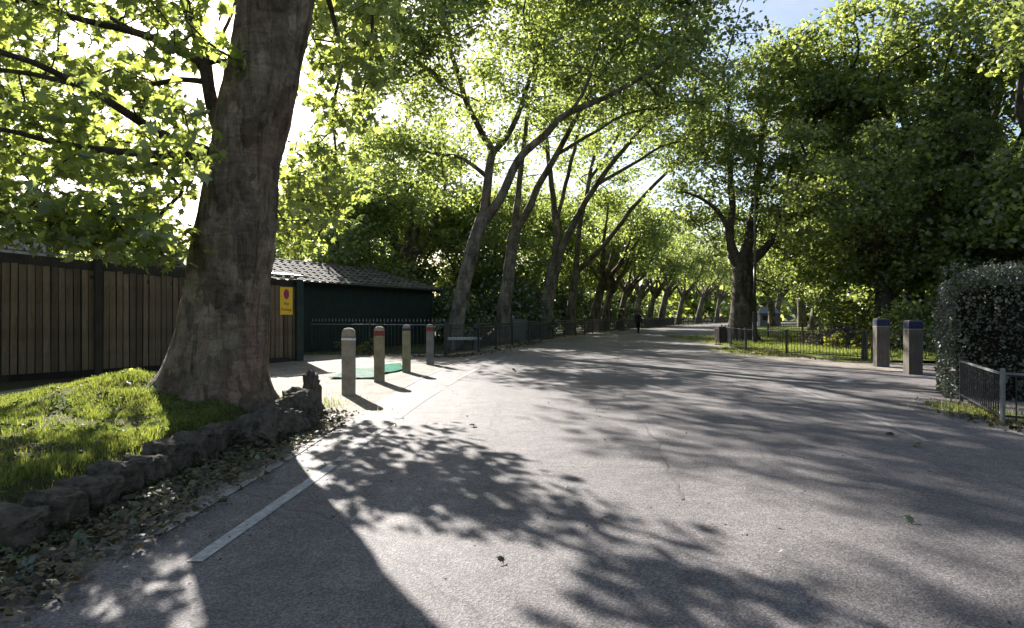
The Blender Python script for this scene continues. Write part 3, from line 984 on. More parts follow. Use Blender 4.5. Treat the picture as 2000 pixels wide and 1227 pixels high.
S2 = ([(980, 668, 33, 26), (984, 610, 33, 21), (993, 540, 33, 18), (1003, 455, 33, 16)],
      [[(1003, 462, 33, 11), (1010, 390, 33, 9.5), (1019, 320, 33, 8), (1025, 250, 33, 6.5), (1040, 170, 33, 5), (1050, 60, 33, 4)],
       [(1005, 460, 33, 13), (1045, 385, 32.6, 10.5), (1085, 302, 32.2, 9), (1120, 240, 31.8, 7), (1160, 170, 31.2, 6), (1210, 90, 30.6, 4), (1260, 10, 30, 3)],
       [(1090, 300, 32.2, 6), (1140, 270, 31.8, 5), (1200, 235, 31, 4), (1260, 215, 30.6, 3)]],
      [blob(1050, 150, 33, 3.4), blob(1150, 130, 32, 3.2), blob(1250, 60, 31, 3.2), blob(1280, 190, 31, 2.6, 1.8), blob(1100, -60, 32, 4), blob(1240, -90, 31, 4), blob(980, 220, 34, 2.6), blob(1350, 160, 31, 2.4, 1.7)])
avenue_tree(S2, 0.66, 22, "upright plane tree with pale mottled limbs, second in the left row", GR, ntips=300, per=58, lsize=0.19)
S3 = ([(1060, 664, 40, 29), (1066, 610, 40, 22), (1074, 560, 40, 20), (1084, 512, 40, 19)],
      [[(1084, 515, 40, 11), (1086, 440, 40, 9.5), (1076, 350, 40, 8), (1068, 280, 40, 6), (1062, 190, 40, 4), (1060, 100, 40, 3)],
       [(1086, 512, 40, 13), (1120, 440, 39.5, 10), (1158, 372, 39, 8.5), (1200, 312, 38.5, 7), (1255, 250, 38, 5), (1310, 180, 37.5, 3.5)],
       [(1086, 450, 40, 7), (1108, 345, 40, 6), (1130, 255, 40, 5), (1150, 170, 40, 3.5)],
       [(1165, 362, 39, 6), (1220, 330, 38.6, 5), (1290, 290, 38, 3.5), (1340, 270, 37.5, 2.5)]],
      [blob(1090, 210, 40, 3.6), blob(1180, 200, 39, 3.4), blob(1280, 190, 38, 3.4), blob(1340, 240, 37.5, 2.6, 1.8), blob(1150, 60, 39, 4), blob(1290, 60, 38, 4), blob(1020, 330, 42, 3)])
avenue_tree(S3, 0.66, 23, "broad dark plane tree with three spreading limbs, third in the left row", GR, ntips=260, per=35, lsize=0.22)
S4 = ([(1114, 656, 48, 18), (1116, 600, 48, 14), (1121, 560, 48, 13), (1126, 530, 48, 12.5)],
      [[(1126, 535, 48, 9), (1180, 480, 47.5, 7.5), (1240, 402, 47, 6), (1300, 340, 46.5, 4.5), (1350, 300, 46, 3)],
       [(1125, 535, 48, 9), (1132, 450, 48, 7.5), (1150, 352, 48, 6), (1168, 270, 48, 4), (1180, 180, 48, 3)],
       [(1150, 352, 48, 5), (1200, 280, 47.5, 4), (1240, 200, 47, 3)]],
      [blob(1160, 300, 48, 3.4), blob(1230, 270, 47.5, 3.6), blob(1310, 260, 46.5, 3.2, 2.2), blob(1200, 160, 47.5, 4), blob(1360, 300, 46, 2.2, 1.6), blob(1090, 430, 50, 2.6)])
avenue_tree(S4, 0.62, 24, "slender plane tree with one long limb reaching over the road, fourth in the left row", GR, ntips=210, per=38, lsize=0.24)
SR = ([(1448, 672, 36, 44), (1448, 650, 36, 37), (1448, 610, 36, 29), (1450, 570, 36, 26), (1450, 525, 36, 27)],
      [[(1445, 530, 36, 14), (1424, 470, 36, 10.5), (1428, 410, 36, 9), (1424, 340, 36, 7.5), (1420, 270, 36, 5), (1425, 190, 36, 3)],
       [(1452, 528, 36, 15), (1468, 450, 36.2, 12), (1478, 370, 36.3, 10), (1488, 290, 36.4, 7), (1500, 200, 36.5, 5), (1520, 120, 36.5, 3)],
       [(1458, 528, 36, 13), (1505, 472, 35.8, 9), (1550, 420, 35.5, 7), (1600, 370, 35.2, 5), (1660, 330, 35, 3)],
       [(1424, 460, 36, 7), (1400, 410, 35.6, 6), (1372, 388, 35.2, 4), (1330, 375, 35, 2.5)],
       [(1508, 470, 35.8, 5), (1530, 400, 35.4, 4), (1545, 320, 35.2, 3)]],
      [blob(1400, 330, 36, 2.4), blob(1480, 240, 36, 3.2), blob(1560, 260, 35.5, 3.4), blob(1640, 330, 35, 3), blob(1540, 150, 36, 3), blob(1350, 400, 36, 1.9, 1.2), blob(1440, 180, 36, 2.4), blob(1590, 440, 34.5, 2.4), blob(1540, 530, 37, 2.2, 1.4), blob(1490, 150, 36, 2.0), blob(1580, 165, 36, 2.5), blob(1650, 210, 35, 2.6), blob(1420, 420, 38, 1.8, 1.3), blob(1385, 480, 39, 1.7, 1.3), blob(1480, 400, 38, 2.0), blob(1455, 320, 35.0, 1.7), blob(1510, 370, 34.8, 1.8, 1.3), blob(1400, 270, 35, 1.7), blob(1440, 450, 37.5, 1.5, 1.0)])
avenue_tree(SR, 0.74, 25, "thick burred plane tree with dark flared trunk beside the lamp post", None, mat='leaf_mid', bark='bark_burr', ntips=440, per=66, lsize=0.2)


# ------------------------------------------------------------------ generic park trees
def park_tree(seed, h, cr_r, lean=(0, 0), mat='leaf_dark', bark='bark', low=0.25, ntips=150, per=110, lsize=0.26, name="park_tree", label="", cat="tree", group=None, loc=(0, 0, 0), r0=0.42, sx=1.0, sz=0.6, squash=1.0, tmpl=LEAF_QUAD):
    T = Tree(Vector((0, 0, 0)), seed)
    rn = T.rnd
    th = h * 0.34
    trp = [Vector((0, 0, -0.1)), Vector((lean[0] * 0.12, lean[1] * 0.12, th * 0.35)), Vector((lean[0] * 0.3, lean[1] * 0.3, th * 0.7)), Vector((lean[0] * 0.5, lean[1] * 0.5, th))]
    up_ = (trp[-1] - trp[-2]).normalized()
    tr = T.add(trp + [trp[-1] + up_ * r0 * 0.6, trp[-1] + up_ * r0 * 1.1], [r0 * 1.15, r0 * 0.9, r0 * 0.8, r0 * 0.74, r0 * 0.55, r0 * 0.1], None, 0.35)
    nt_ = len(tr) - 2
    li = []
    nl = 5
    for i in range(nl):
        a = 2 * math.pi * (i + rn.random() * 0.6) / nl
        rr = cr_r * rn.uniform(0.45, 0.7)
        st = trp[-1] - Vector((0, 0, rn.uniform(0, th * 0.2)))
        e = Vector((lean[0] + math.cos(a) * rr, lean[1] + math.sin(a) * rr, h * rn.uniform(0.5, 0.7)))
        mid = st.lerp(e, 0.45) + Vector((math.cos(a), math.sin(a), -0.2)) * rr * 0.18
        li.append(T.add([st - up_ * r0, mid, e], [r0 * 0.55, r0 * 0.34, r0 * 0.1], None, 0.5, 0.25))
    blobs = []
    for i in range(11):
        a = rn.uniform(0, 6.28); q = cr_r * math.sqrt(rn.random()) * 0.7
        z = h * rn.uniform(low + 0.12, 0.84)
        k = 1 - abs(z / h - 0.55) * 0.8
        b = cr_r * rn.uniform(0.36, 0.52)
        blobs.append((Vector((lean[0] + math.cos(a) * q * k, lean[1] + math.sin(a) * q * k * squash, z)), b, b, b * 0.72))
    tips = ellipsoid_tips(T.rng, blobs, ntips, 0.5)
    tips = [t for t in tips if t[2] > h * low * 0.7 and t[2] > 0.8]
    for ix in li:
        e = T.pos[ix[-1]]
        for _ in range(4): tips.append((e.x + rn.uniform(-0.5, 0.5), e.y + rn.uniform(-0.5, 0.5), e.z + rn.uniform(-0.2, 0.7)))
    T.grow(tips, 0.014, nt_)
    def fn(t, a, p):
        return 1 + math.exp(-max(0, p.z) / 0.5) * (0.3 + 0.18 * math.cos(a * 5 + seed)) + 0.08 * noise.noise(Vector((math.cos(a), math.sin(a), p.z * 0.7)) * 1.4 + Vector((seed, 0, 0)))
    r = finish_tree(T, name, label, cat, group, M[bark], M[mat], tips, per, sx, sz, lsize, tmpl, tr, li, fn, 12, 7, 4)
    r.location = loc
    return r


# prototypes that are also real trees of the row
protoA = park_tree(31, 15, 5.2, (2.2, -1.0), 'leaf_mid', 'bark', 0.34, 170, 44, 0.25, "plane_tree", "plane tree with a thin trunk, fifth in the left row", "tree", GR, (6.9, 55, 0), 0.46)
protoB = park_tree(32, 14, 5.0, (1.5, -0.8), 'leaf_mid', 'bark', 0.32, 160, 44, 0.26, "plane_tree", "plane tree half hidden by its neighbours, sixth in the left row", "tree", GR, (9.0, 62.5, 0), 0.4)
protoC = park_tree(33, 14, 5.6, (-0.4, 0), 'leaf_dark', 'bark_dark', 0.06, 330, 85, 0.175, "park_tree", "dense dark tree behind the two timber posts", "tree", "dark trees on the right", (17.2, 29.5, 0), 0.42, sx=0.72, sz=0.42, tmpl=LEAF_MID)
protoD = park_tree(34, 10.5, 4.8, (0, 0), 'leaf_mid', 'bark', 0.1, 280, 62, 0.23, "park_tree", "bushy bright green tree overhanging the roof of the green shed", "tree", None, (-8.6, 37.5, 0), 0.3)

GL = GR
ordn = ["seventh", "eighth", "ninth", "tenth", "eleventh", "twelfth", "thirteenth", "fourteenth"]
for i, (x, y, rz, s, src) in enumerate([(11.8, 70, 0.4, 1.0, protoB), (15.0, 78, 1.0, 0.95, protoA), (18.4, 86, 0.3, 1.05, protoB), (21.8, 94, 0.7, 1.15, protoA),
                                        (26.5, 102, 0.2, 1.1, protoB), (32.5, 112, 0.5, 1.1, protoA), (39, 122, 0.9, 1.1, protoB), (48, 134, 0.1, 1.15, protoA)]):
    copy_tree(src, (x, y, 0), rz, s, "distant plane tree, %s in the left row counting from the shed" % ordn[i], GR)

# right-hand wood
GD = "dark trees on the right"
for x, y, rz, s, lab in [(22.0, 25.5, 1.9, 1.4, "tall dark tree above the clipped hedge, at the right edge"),
                         (21.8, 35.0, 3.4, 1.58, "tall dark tree behind the right lawn, its top against the blue sky"),
                         (25.6, 33.5, 5.1, 1.75, "tallest dark tree at the back of the right wood"),
                         (27.0, 21.0, 0.8, 1.45, "dark spreading tree over the hedge, mostly out of view on the right"),
                         (23.5, 43.0, 2.5, 1.1, "dark tree in the second rank of the right wood")]:
    copy_tree(protoC, (x, y, 0), rz, s, lab, GD)
for x, y, rz, s, lab in [(25.5, 54.0, 0.5, 1.15, "bright plane tree behind the lamp post on the far right verge"),
                         (29.5, 65.0, 2.0, 1.1, "bright roadside tree on the right, second beyond the lamp post"),
                         (31.0, 76.0, 4.0, 1.1, "bright roadside tree on the right, third beyond the lamp post"),
                         (38.0, 92.0, 1.0, 1.1, "far roadside tree on the right where the road bends away")]:
    copy_tree(protoA if s > 1.1 else protoB, (x, y, 0), rz, s, lab, "trees on the right verge")
for x, y, rz, s, lab in [(34.0, 50.0, 0.3, 1.25, "sunlit tree at the far edge of the right lawn"),
                         (44.0, 60.0, 1.3, 1.25, "far pale tree beyond the right lawn"),
                         (40.0, 40.0, 2.7, 1.3, "far tree behind the right wood"),
                         (55.0, 78.0, 5.7, 1.5, "distant tree beyond the pale kiosk")]:
    copy_tree(protoD, (x, y, 0), rz, s * 1.2, lab, "trees beyond the right lawn")
# far end of the avenue
for x, y, rz, s, lab in [(58, 150, 0.2, 1.2, "tree closing the avenue, left of the vanishing road"), (72, 156, 1.5, 1.25, "tree closing the avenue, right of the vanishing road"),
                         (44, 152, 2.5, 1.2, "tree far behind the left row near the bend"), (86, 150, 3.9, 1.3, "farthest tree beside the vanishing road")]:
    copy_tree(protoC, (x, y, 0), rz, s, lab, "trees closing the avenue")
# wood behind the left row and behind the shed
for x, y, rz, s, lab in [(-2.2, 44.0, 1.2, 0.85, "leafy tree directly behind the first two plane trees"), (2.0, 54.0, 2.6, 0.9, "leafy tree behind the third plane tree"),
                         (-9.0, 50.0, 4.4, 1.0, "leafy tree far behind the shed roof"), (-5.2, 56.0, 0.9, 1.0, "leafy tree filling the gap between the shed and the first plane tree"), (6.0, 70.0, 0.7, 1.2, "leafy tree behind the middle of the left row"),
                         (13.5, 92.0, 3.3, 1.2, "leafy tree behind the far part of the left row")]:
    copy_tree(protoD, (x, y, 0), rz, s * 1.25, lab, "leafy trees behind the left row")
for x, y, rz, s, lab in [(-6.2, 40.0, 2.4, 1.1, "tall plane tree rising behind the green shed"), (-11.5, 46.0, 4.0, 0.95, "tall plane tree behind the shed, left of another")]:
    copy_tree(protoA, (x, y, 0), rz, s, lab, "tall trees behind the shed")
for x, y, rz, s, lab in [(-16.5, 40.0, 0.4, 0.62, "low tree behind the board fence, left of the big trunk"), (-26.0, 44.0, 2.2, 0.8, "low tree far behind the fence, second from the left edge"),
                         (-36.0, 48.0, 3.2, 0.85, "low tree far behind the fence at the left edge"), (-22.0, 60.0, 5.2, 0.9, "distant tree behind the fence between two nearer ones")]:
    copy_tree(protoD, (x, y, 0), rz, s, lab, "low trees behind the board fence")


# ------------------------------------------------------------------ shrubs
def bush(name, loc, rx, ry, h, n, lsize, mat, label, cat="shrub", group=None, seed=1, tmpl=LEAF_QUAD, stems=7, lift=0.15, per=40, up=0.5):
    rng = np.random.default_rng(seed)
    rn = random.Random(seed)
    root = thing(name, loc, label, cat, group)
    mb = MB()
    tips = []
    nt_ = max(8, n // per)
    for _ in range(nt_):
        a = rng.uniform(0, 6.283); q = math.sqrt(rng.random())
        top = h * (1 - 0.55 * q * q)
        z = top * (lift + (1 - lift) * rng.random() ** 0.6)
        tips.append((math.cos(a) * rx * q * 0.9, math.sin(a) * ry * q * 0.9, z))
    for i in range(min(stems, nt_)):
        t = Vector(tips[i])
        mb.tube([(t.x * 0.15, t.y * 0.15, -0.05), (t.x * 0.5, t.y * 0.5, t.z * 0.55), tuple(t)], [0.03 * h / 2, 0.02 * h / 2, 0.008], 5)
    mb.build("stems", M['bark_dark'], root, True)["kind"] = "stuff"
    k = max(0.12, min(rx, ry) * 0.3)
    C = clump_points(rng, tips, per, k, k * 0.7)
    C = C[C[:, 2] > 0.03]
    me = scatter("foliage", rng, C, lsize * (0.65 + 0.7 * rng.random(len(C))), tmpl, M[mat], up, 1.0)
    o = link(bpy.data.objects.new("foliage", me), root)
    o["kind"] = "stuff"
    return root


def copy_thing(root, loc, rz, sc, label):
    return copy_tree(root, loc, rz, sc, label)


GB = "dark shrubs behind the left railing"
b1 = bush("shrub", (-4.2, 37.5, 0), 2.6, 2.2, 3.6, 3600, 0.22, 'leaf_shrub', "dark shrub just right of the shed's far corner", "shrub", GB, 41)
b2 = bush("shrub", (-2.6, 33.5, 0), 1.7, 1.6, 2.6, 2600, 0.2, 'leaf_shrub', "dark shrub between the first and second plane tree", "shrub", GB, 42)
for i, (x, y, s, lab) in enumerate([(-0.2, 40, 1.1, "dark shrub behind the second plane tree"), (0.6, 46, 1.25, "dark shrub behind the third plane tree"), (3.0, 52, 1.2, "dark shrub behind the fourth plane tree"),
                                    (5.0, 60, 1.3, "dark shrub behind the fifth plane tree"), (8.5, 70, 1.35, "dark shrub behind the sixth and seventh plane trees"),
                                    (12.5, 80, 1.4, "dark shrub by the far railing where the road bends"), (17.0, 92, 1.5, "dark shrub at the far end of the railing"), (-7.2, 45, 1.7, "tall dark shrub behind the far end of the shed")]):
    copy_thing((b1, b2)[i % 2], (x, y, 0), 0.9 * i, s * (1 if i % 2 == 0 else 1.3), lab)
GW = "undergrowth beyond the right lawn"
bw = bush("shrub", (21.0, 37.0, 0), 3.0, 2.6, 3.4, 3600, 0.26, 'leaf_dark', "broad shrub at the back of the right lawn, nearest the burred tree", "shrub", GW, 43)
for i, (x, y, s, lab) in enumerate([(26, 36, 1.0, "broad shrub behind the right lawn, second from the burred tree"), (24, 29.5, 0.95, "broad shrub under the dark trees right of the timber posts"),
                                    (31, 34, 1.2, "broad shrub deep in the right wood"), (29, 44, 1.3, "broad shrub beyond the lawn behind the brush heap"), (36, 54, 1.6, "far shrub beyond the lawn near the pale kiosk"),
                                    (48, 62, 1.8, "far shrub at the edge of the park on the right"), (16.4, 26.2, 0.62, "low shrub under the dark trees behind the timber posts"), (19.0, 26.0, 0.8, "low shrub under the dark trees, right of the brush heaps"), (27, 26, 1.1, "broad shrub behind the clipped hedge")]):
    copy_thing(bw, (x, y, 0), 1.3 * i, s, lab)
bush("brush_heap", G(1630, 676), 1.9, 1.1, 0.95, 2200, 0.16, 'dry', "grey heap of dry cut brush on the right lawn", "brush heap", None, 44, LEAF_NARROW, 12, 0.05, 60)
bush("brush_heap", G(1745, 672), 2.3, 1.2, 1.5, 2600, 0.16, 'dry', "taller grey brush heap behind the timber posts", "brush heap", None, 48, LEAF_NARROW, 12, 0.05, 60)
gy = "yellow-green plants on the lawn"
for i, (x, y, w, lab) in enumerate([(1632, 682, 0.5, "yellow-green plant in front of the brush heap, left one"), (1690, 684, 0.55, "yellow-green plant close left of the first timber post"),
                                    (1748, 684, 0.5, "yellow-green plant between the two timber posts"), (1835, 680, 0.5, "yellow-green plant between timber post and hedge")]):
    bush("leafy_plant", G(x, y), w, w * 0.8, 0.95, 420, 0.13, 'leaf_yellow', lab, "plant", gy, 50 + i, LEAF_QUAD, 6, 0.1, 20)  # yellow of the sunlight on these plants is put into the leaf colour
bush("weed", G(672, 690), 0.35, 0.3, 0.85, 110, 0.13, 'leaf_mid', "tall green weed at the foot of the dark green shed", "plant", None, 60, LEAF_NARROW, 7, 0.1, 9)
bush("weed", G(714, 692), 0.45, 0.3, 0.42, 240, 0.1, 'leaf_yellow', "bright yellow weed at the foot of the spiked railing", "plant", None, 61, LEAF_QUAD, 6, 0.1, 16)
bush("weed", G(733, 690), 0.1, 0.1, 1.0, 60, 0.12, 'leaf_yellow', "slim climbing weed beside the red-banded bollard", "plant", None, 62, LEAF_QUAD, 4, 0.1, 8)
bush("leafy_plant", G(262, 748, 0.5), 0.2, 0.16, 0.22, 60, 0.06, 'leaf_mid', "small leafy plant against the flared root of the big tree", "plant", None, 63, LEAF_MID, 5, 0.1, 10)

# far wood that closes the view, one mass
rng = np.random.default_rng(5)
n = 22000
ang = rng.uniform(R(-75), R(75), n)
rad = rng.uniform(150, 190, n)
top = 9 + 5 * np.sin(ang * 23) * np.sin(ang * 9 + 1) + 3 * rng.random(n)
top = np.where(ang < -0.05, top * 0.45, top)
C = np.stack([np.sin(ang) * rad, np.cos(ang) * rad, top * rng.random(n) ** 0.7], 1)
o = link(bpy.data.objects.new("far_wood", scatter("far_wood", rng, C, 1.6 + 1.2 * rng.random(n), LEAF_QUAD, M['leaf_dark'])))
tag(o, "distant belt of trees closing the view behind the avenue", "wood", None, "stuff")

# ------------------------------------------------------------------ board fence on the left
FA, FB_ = Vector((-11.2, 14.0, 0)), Vector((-6.85, 20.4, 0))
fu = (FB_ - FA).normalized()
fn_ = Vector((fu.y, -fu.x, 0))           # faces the road
frz = math.atan2(fu.y, fu.x)
FL = (FB_ - FA).length
fence = thing("board_fence", FA, "tall weathered brown board fence behind the big tree", "fence", None, frz)
# local frame: x along the fence, y backwards (away from the road), z up
FT = math.atan2(0.3, FL)
def fh(q): return 1.0 + (0.16 - 0.3 * q / FL) / 2.75
rn = random.Random(5)
pm = [MB().box((0, 0, 1.2), (w, 0.024, 2.4)).mesh("plank", M['wood']) for w in (0.135, 0.125, 0.142)]
s = -5.6
i = 0
while s < FL - 0.12:
    if min(abs(s - q) for q in (-4.6, -0.95, 1.93, 4.84)) > 0.1:
        o = link(bpy.data.objects.new("plank", pm[i % 3]), fence)
        o.location = (s, -0.035 + 0.012 * (i % 2) + rn.uniform(-0.004, 0.004), 0.06 + rn.uniform(-0.03, 0.03))
        o.rotation_euler = (rn.uniform(-0.006, 0.006), rn.uniform(-0.006, 0.006), 0.06)
        o.scale = (1, 1, fh(s))
    s += 0.157 + rn.uniform(-0.006, 0.006)
    i += 1
for q in (-4.6, -0.95, 1.93, 4.84):
    MB().box((q, -0.05, 1.36), (0.16, 0.16, 2.76), 0, 0, 0.015).build("post", M['wood_dark'], fence).scale = (1, 1, fh(q))
MB().box((FL + 0.02, -0.02, 1.36), (0.26, 0.26, 2.72), 0, 0, 0.02).build("end_post", M['shed'], fence).scale = (1, 1, fh(FL))
FM = FL / 2 - 2.8
def along(nm, y, z, size, mt):
    o = MB().box((0, 0, 0), size).build(nm, M[mt], fence)
    o.location = (FM, y, z * fh(FM)); o.rotation_euler = (0, FT, 0)
along("backing_boards", 0.05, 1.38, (FL + 5.6, 0.03, 2.72), 'wood_dark')
for z in (1.3, 2.3):
    along("rail", 0.0, z, (FL + 5.5, 0.045, 0.09), 'wood_dark')
along("capping", 0.05, 2.76, (FL + 5.6, 0.11, 0.025), 'galv')
cm = MB().box((0, 0, 0.0), (0.035, 0.15, 0.07)).mesh("cleat", M['iron'])
s = -5.5
while s < FL:
    o = link(bpy.data.objects.new("cleat", cm), fence); o.location = (s, 0.045, 2.78 * fh(FM) - (s - FM) * math.tan(FT)); s += 0.33
gm = MB().box((0, 0, 0.06), (1.45, 0.03, 0.16)).mesh("gravel_board", M['wood_dark'])
for q in np.arange(-5.0, FL - 0.3, 1.46):
    o = link(bpy.data.objects.new("gravel_board", gm), fence); o.location = (q, -0.062, 0.0)

# yellow sign on the fence
def text_mesh(body, size, mat, depth=0.002):
    cu = bpy.data.curves.new("lettering", 'FONT')
    cu.body = body; cu.size = size; cu.extrude = depth; cu.align_x = 'CENTER'; cu.align_y = 'CENTER'
    t = bpy.data.objects.new("lettering", cu)
    COL.objects.link(t)
    bpy.context.view_layer.update()
    me = bpy.data.meshes.new_from_object(t.evaluated_get(bpy.context.evaluated_depsgraph_get()))
    bpy.data.objects.remove(t)
    me.materials.clear(); me.materials.append(mat)
    return me


def disc(rx, rz, mat, name, th=0.003, n=28):
    mb = MB()
    for y in (0.0, -th):
        for i in range(n):
            a = 2 * math.pi * i / n
            mb.v.append((rx * math.cos(a), y, rz * math.sin(a)))
    for i in range(n):
        j = (i + 1) % n
        mb.f.append((i, j, n + j, n + i)); mb.m.append(0)
    mb.f.append(tuple(n + i for i in range(n))); mb.m.append(0)
    mb.f.append(tuple(reversed(range(n)))); mb.m.append(0)
    return mb.mesh(name, mat)


sp = FA + fu * (FL - 0.46) + fn_ * 0.075
sp.z = 1.9
sign = thing("parking_sign", sp, "yellow no parking sign fixed to the end of the board fence", "sign", None, frz)
MB().box((0, 0, 0), (0.46, 0.012, 0.86)).build("plate", M['yellow'], sign)
for nm, rx, rz_, mt, y, z in (("symbol_ring", 0.1, 0.16, 'sign_red', -0.008, 0.21), ("symbol_centre", 0.068, 0.115, 'sign_blue', -0.0125, 0.21)):
    o = link(bpy.data.objects.new(nm, disc(rx, rz_, M[mt], nm)), sign); o.location = (0, y, z)
MB().box((0, -0.018, 0.21), (0.028, 0.003, 0.25)).build("symbol_bar", M['sign_red'], sign).rotation_euler = (0, 0, 0)
for body, size, z in (("No", 0.15, -0.09), ("Parking", 0.125, -0.27)):
    o = link(bpy.data.objects.new("lettering", text_mesh(body, size, M['sign_ink'])), sign)
    o.location = (0, -0.01, z); o.rotation_euler = (R(90), 0, 0)

# loose corrugated sheet lying over the fence end
mb = MB()
nx = 48
for j in range(2):
    for i in range(nx + 1):
        x = -0.75 + 1.5 * i / nx
        mb.v.append((x, -0.24 + 0.55 * j, 0.018 * math.sin(x * 2 * math.pi / 0.125) + 0.05 * j + 0.015 * math.sin(x * 3 + j)))
for i in range(nx):
    mb.f.append((i, i + 1, nx + 2 + i, nx + 1 + i)); mb.m.append(0)
o = mb.build("corrugated_sheet", M['galv'], None, True)
md = o.modifiers.new("thick", 'SOLIDIFY'); md.thickness = 0.006
o.location = FA + fu * (FL - 0.45) + Vector((0, 0, 2.7)); o.rotation_euler = (R(4), R(2), frz)
tag(o, "weathered corrugated sheet lying over the fence end above the sign", "sheet")

# ------------------------------------------------------------------ dark green shed with tiled roof
W0, W1 = Vector((-10.3, 21.65, 0)), Vector((-4.2, 34.0, 0))
su = (W1 - W0).normalized(); srz = math.atan2(su.y, su.x); SL = (W1 - W0).length
shed = thing("shed", W0, "long dark green shed with a brown tiled roof behind the bollards", "shed", None, srz)
pw = 1.2
k = 0
x = 0.0
while x < SL - 0.05:
    w = min(pw, SL - x)
    MB().box((x + w / 2, 0.03, 1.42), (w - 0.014, 0.05, 2.84)).build("wall_panel", M['shed'], shed)
    x += pw
DEP = 4.6
wb = MB()
wb.box((SL / 2, DEP / 2 + 0.06, 1.41), (SL - 0.04, DEP - 0.02, 2.82))
wb.build("walls", M['shed'], shed)
EZ, RZ_, OV = 2.86, 3.76, 0.32
roof_pts = [(-0.3, -OV, EZ - 0.1), (SL + OV, -OV, EZ - 0.1), (SL + OV, DEP + OV, EZ - 0.1), (-0.3, DEP + OV, EZ - 0.1), (-0.3, DEP / 2, RZ_), (SL - 1.9, DEP / 2, RZ_)]
mb = MB(); mb.v = list(roof_pts)
mb.f = [(0, 1, 5, 4), (1, 2, 5), (2, 3, 4, 5), (3, 0, 4), (3, 2, 1, 0)]; mb.m = [0] * 5
roof = mb.build("roof", M['wood_dark'], shed)
MB().box((SL / 2, -OV - 0.03, EZ - 0.12), (SL + 0.6, 0.03, 0.13)).build("fascia", M['wood_dark'], shed)
mb = MB()
mb.tube([(-0.3, -OV - 0.09, EZ - 0.1), (SL + OV, -OV - 0.09, EZ - 0.1)], 0.045, 8)
mb.build("gutter", M['iron'], shed, True)
# tiles on the front slope
tw, tl = 0.44, 0.42
slope = Vector((0, DEP / 2 + OV, RZ_ - EZ + 0.1)); sl_len = slope.length
pitch = math.atan2(slope.z, slope.y)
mb = MB()
prof = [(-0.5, 0.0), (-0.32, 0.028), (-0.1, 0.04), (0.12, 0.02), (0.32, 0.0), (0.5, 0.012)]
for y, dz in ((0, 0.022), (tl * 1.12, 0.0)):
    for px_, pz in prof: mb.v.append((px_ * tw, y, pz + dz))
for px_, pz in prof: mb.v.append((px_ * tw, 0, pz))
kk = len(prof)
for i in range(kk - 1):
    mb.f.append((i, i + 1, kk + i + 1, kk + i)); mb.m.append(0)
    mb.f.append((2 * kk + i, 2 * kk + i + 1, i + 1, i)); mb.m.append(0)
tile_me = mb.mesh("tile", M['tile'])
nrow = int(sl_len / tl) + 1
rn = random.Random(9)
nt_tiles = 0
for r_ in range(nrow):
    yy = r_ * tl
    if yy > sl_len - 0.1: break
    f = yy / sl_len
    xe = SL + OV - (1.9 + OV) * f
    x = -0.3 + tw * 0.5 + (tw * 0.5 if r_ % 2 else 0)
    while x < xe - tw * 0.2:
        if x > 1.2:
            o = link(bpy.data.objects.new("tile", tile_me), roof)
            o.location = (x, -OV - 0.05 + yy * math.cos(pitch), EZ - 0.075 + yy * math.sin(pitch) + 0.012)
            o.rotation_euler = (pitch + rn.uniform(-0.012, 0.012), rn.uniform(-0.01, 0.01), rn.uniform(-0.012, 0.012))
            nt_tiles += 1
        x += tw
mb = MB(); mb.tube([(-0.3, DEP / 2, RZ_ + 0.03), (SL - 1.9, DEP / 2, RZ_ + 0.03)], 0.09, 8); mb.build("ridge_tiles", M['tile'], roof, True)
mb = MB(); mb.tube([(SL - 1.9, DEP / 2, RZ_ + 0.03), (SL + OV, -OV, EZ - 0.06)], 0.07, 8); mb.build("hip_tiles", M['tile'], roof, True)

# roof of a hut behind the left end of the fence
hut = thing("hut", (-17.2, 18.6, 0), "hut with a grey-brown corrugated roof showing above the fence at the left edge", "hut", None, R(40))
MB().box((0, 0, 1.35), (5.2, 3.4, 2.7)).build("walls", M['wood_dark'], hut)
for sgn in (-1, 1):
    mb = MB(); nn = 60
    for j in range(2):
        for i in range(nn + 1):
            x = -2.9 + 5.8 * i / nn
            mb.v.append((x, sgn * (2.0 - 2.0 * j), 2.72 + 1.3 * j + 0.025 * math.sin(x * 2 * math.pi / 0.29)))
    for i in range(nn): mb.f.append((i, i + 1, nn + 2 + i, nn + 1 + i)); mb.m.append(0)
    mb.build("roof_slope", M['brown_roof'], hut, True)
mb = MB()
for x in (-2.58, 2.58):
    n0 = len(mb.v); mb.v += [(x, -1.68, 2.7), (x, 1.68, 2.7), (x, 0, 3.75)]; mb.f.append((n0, n0 + 1, n0 + 2)); mb.m.append(0)
mb.build("gables", M['wood_dark'], hut)

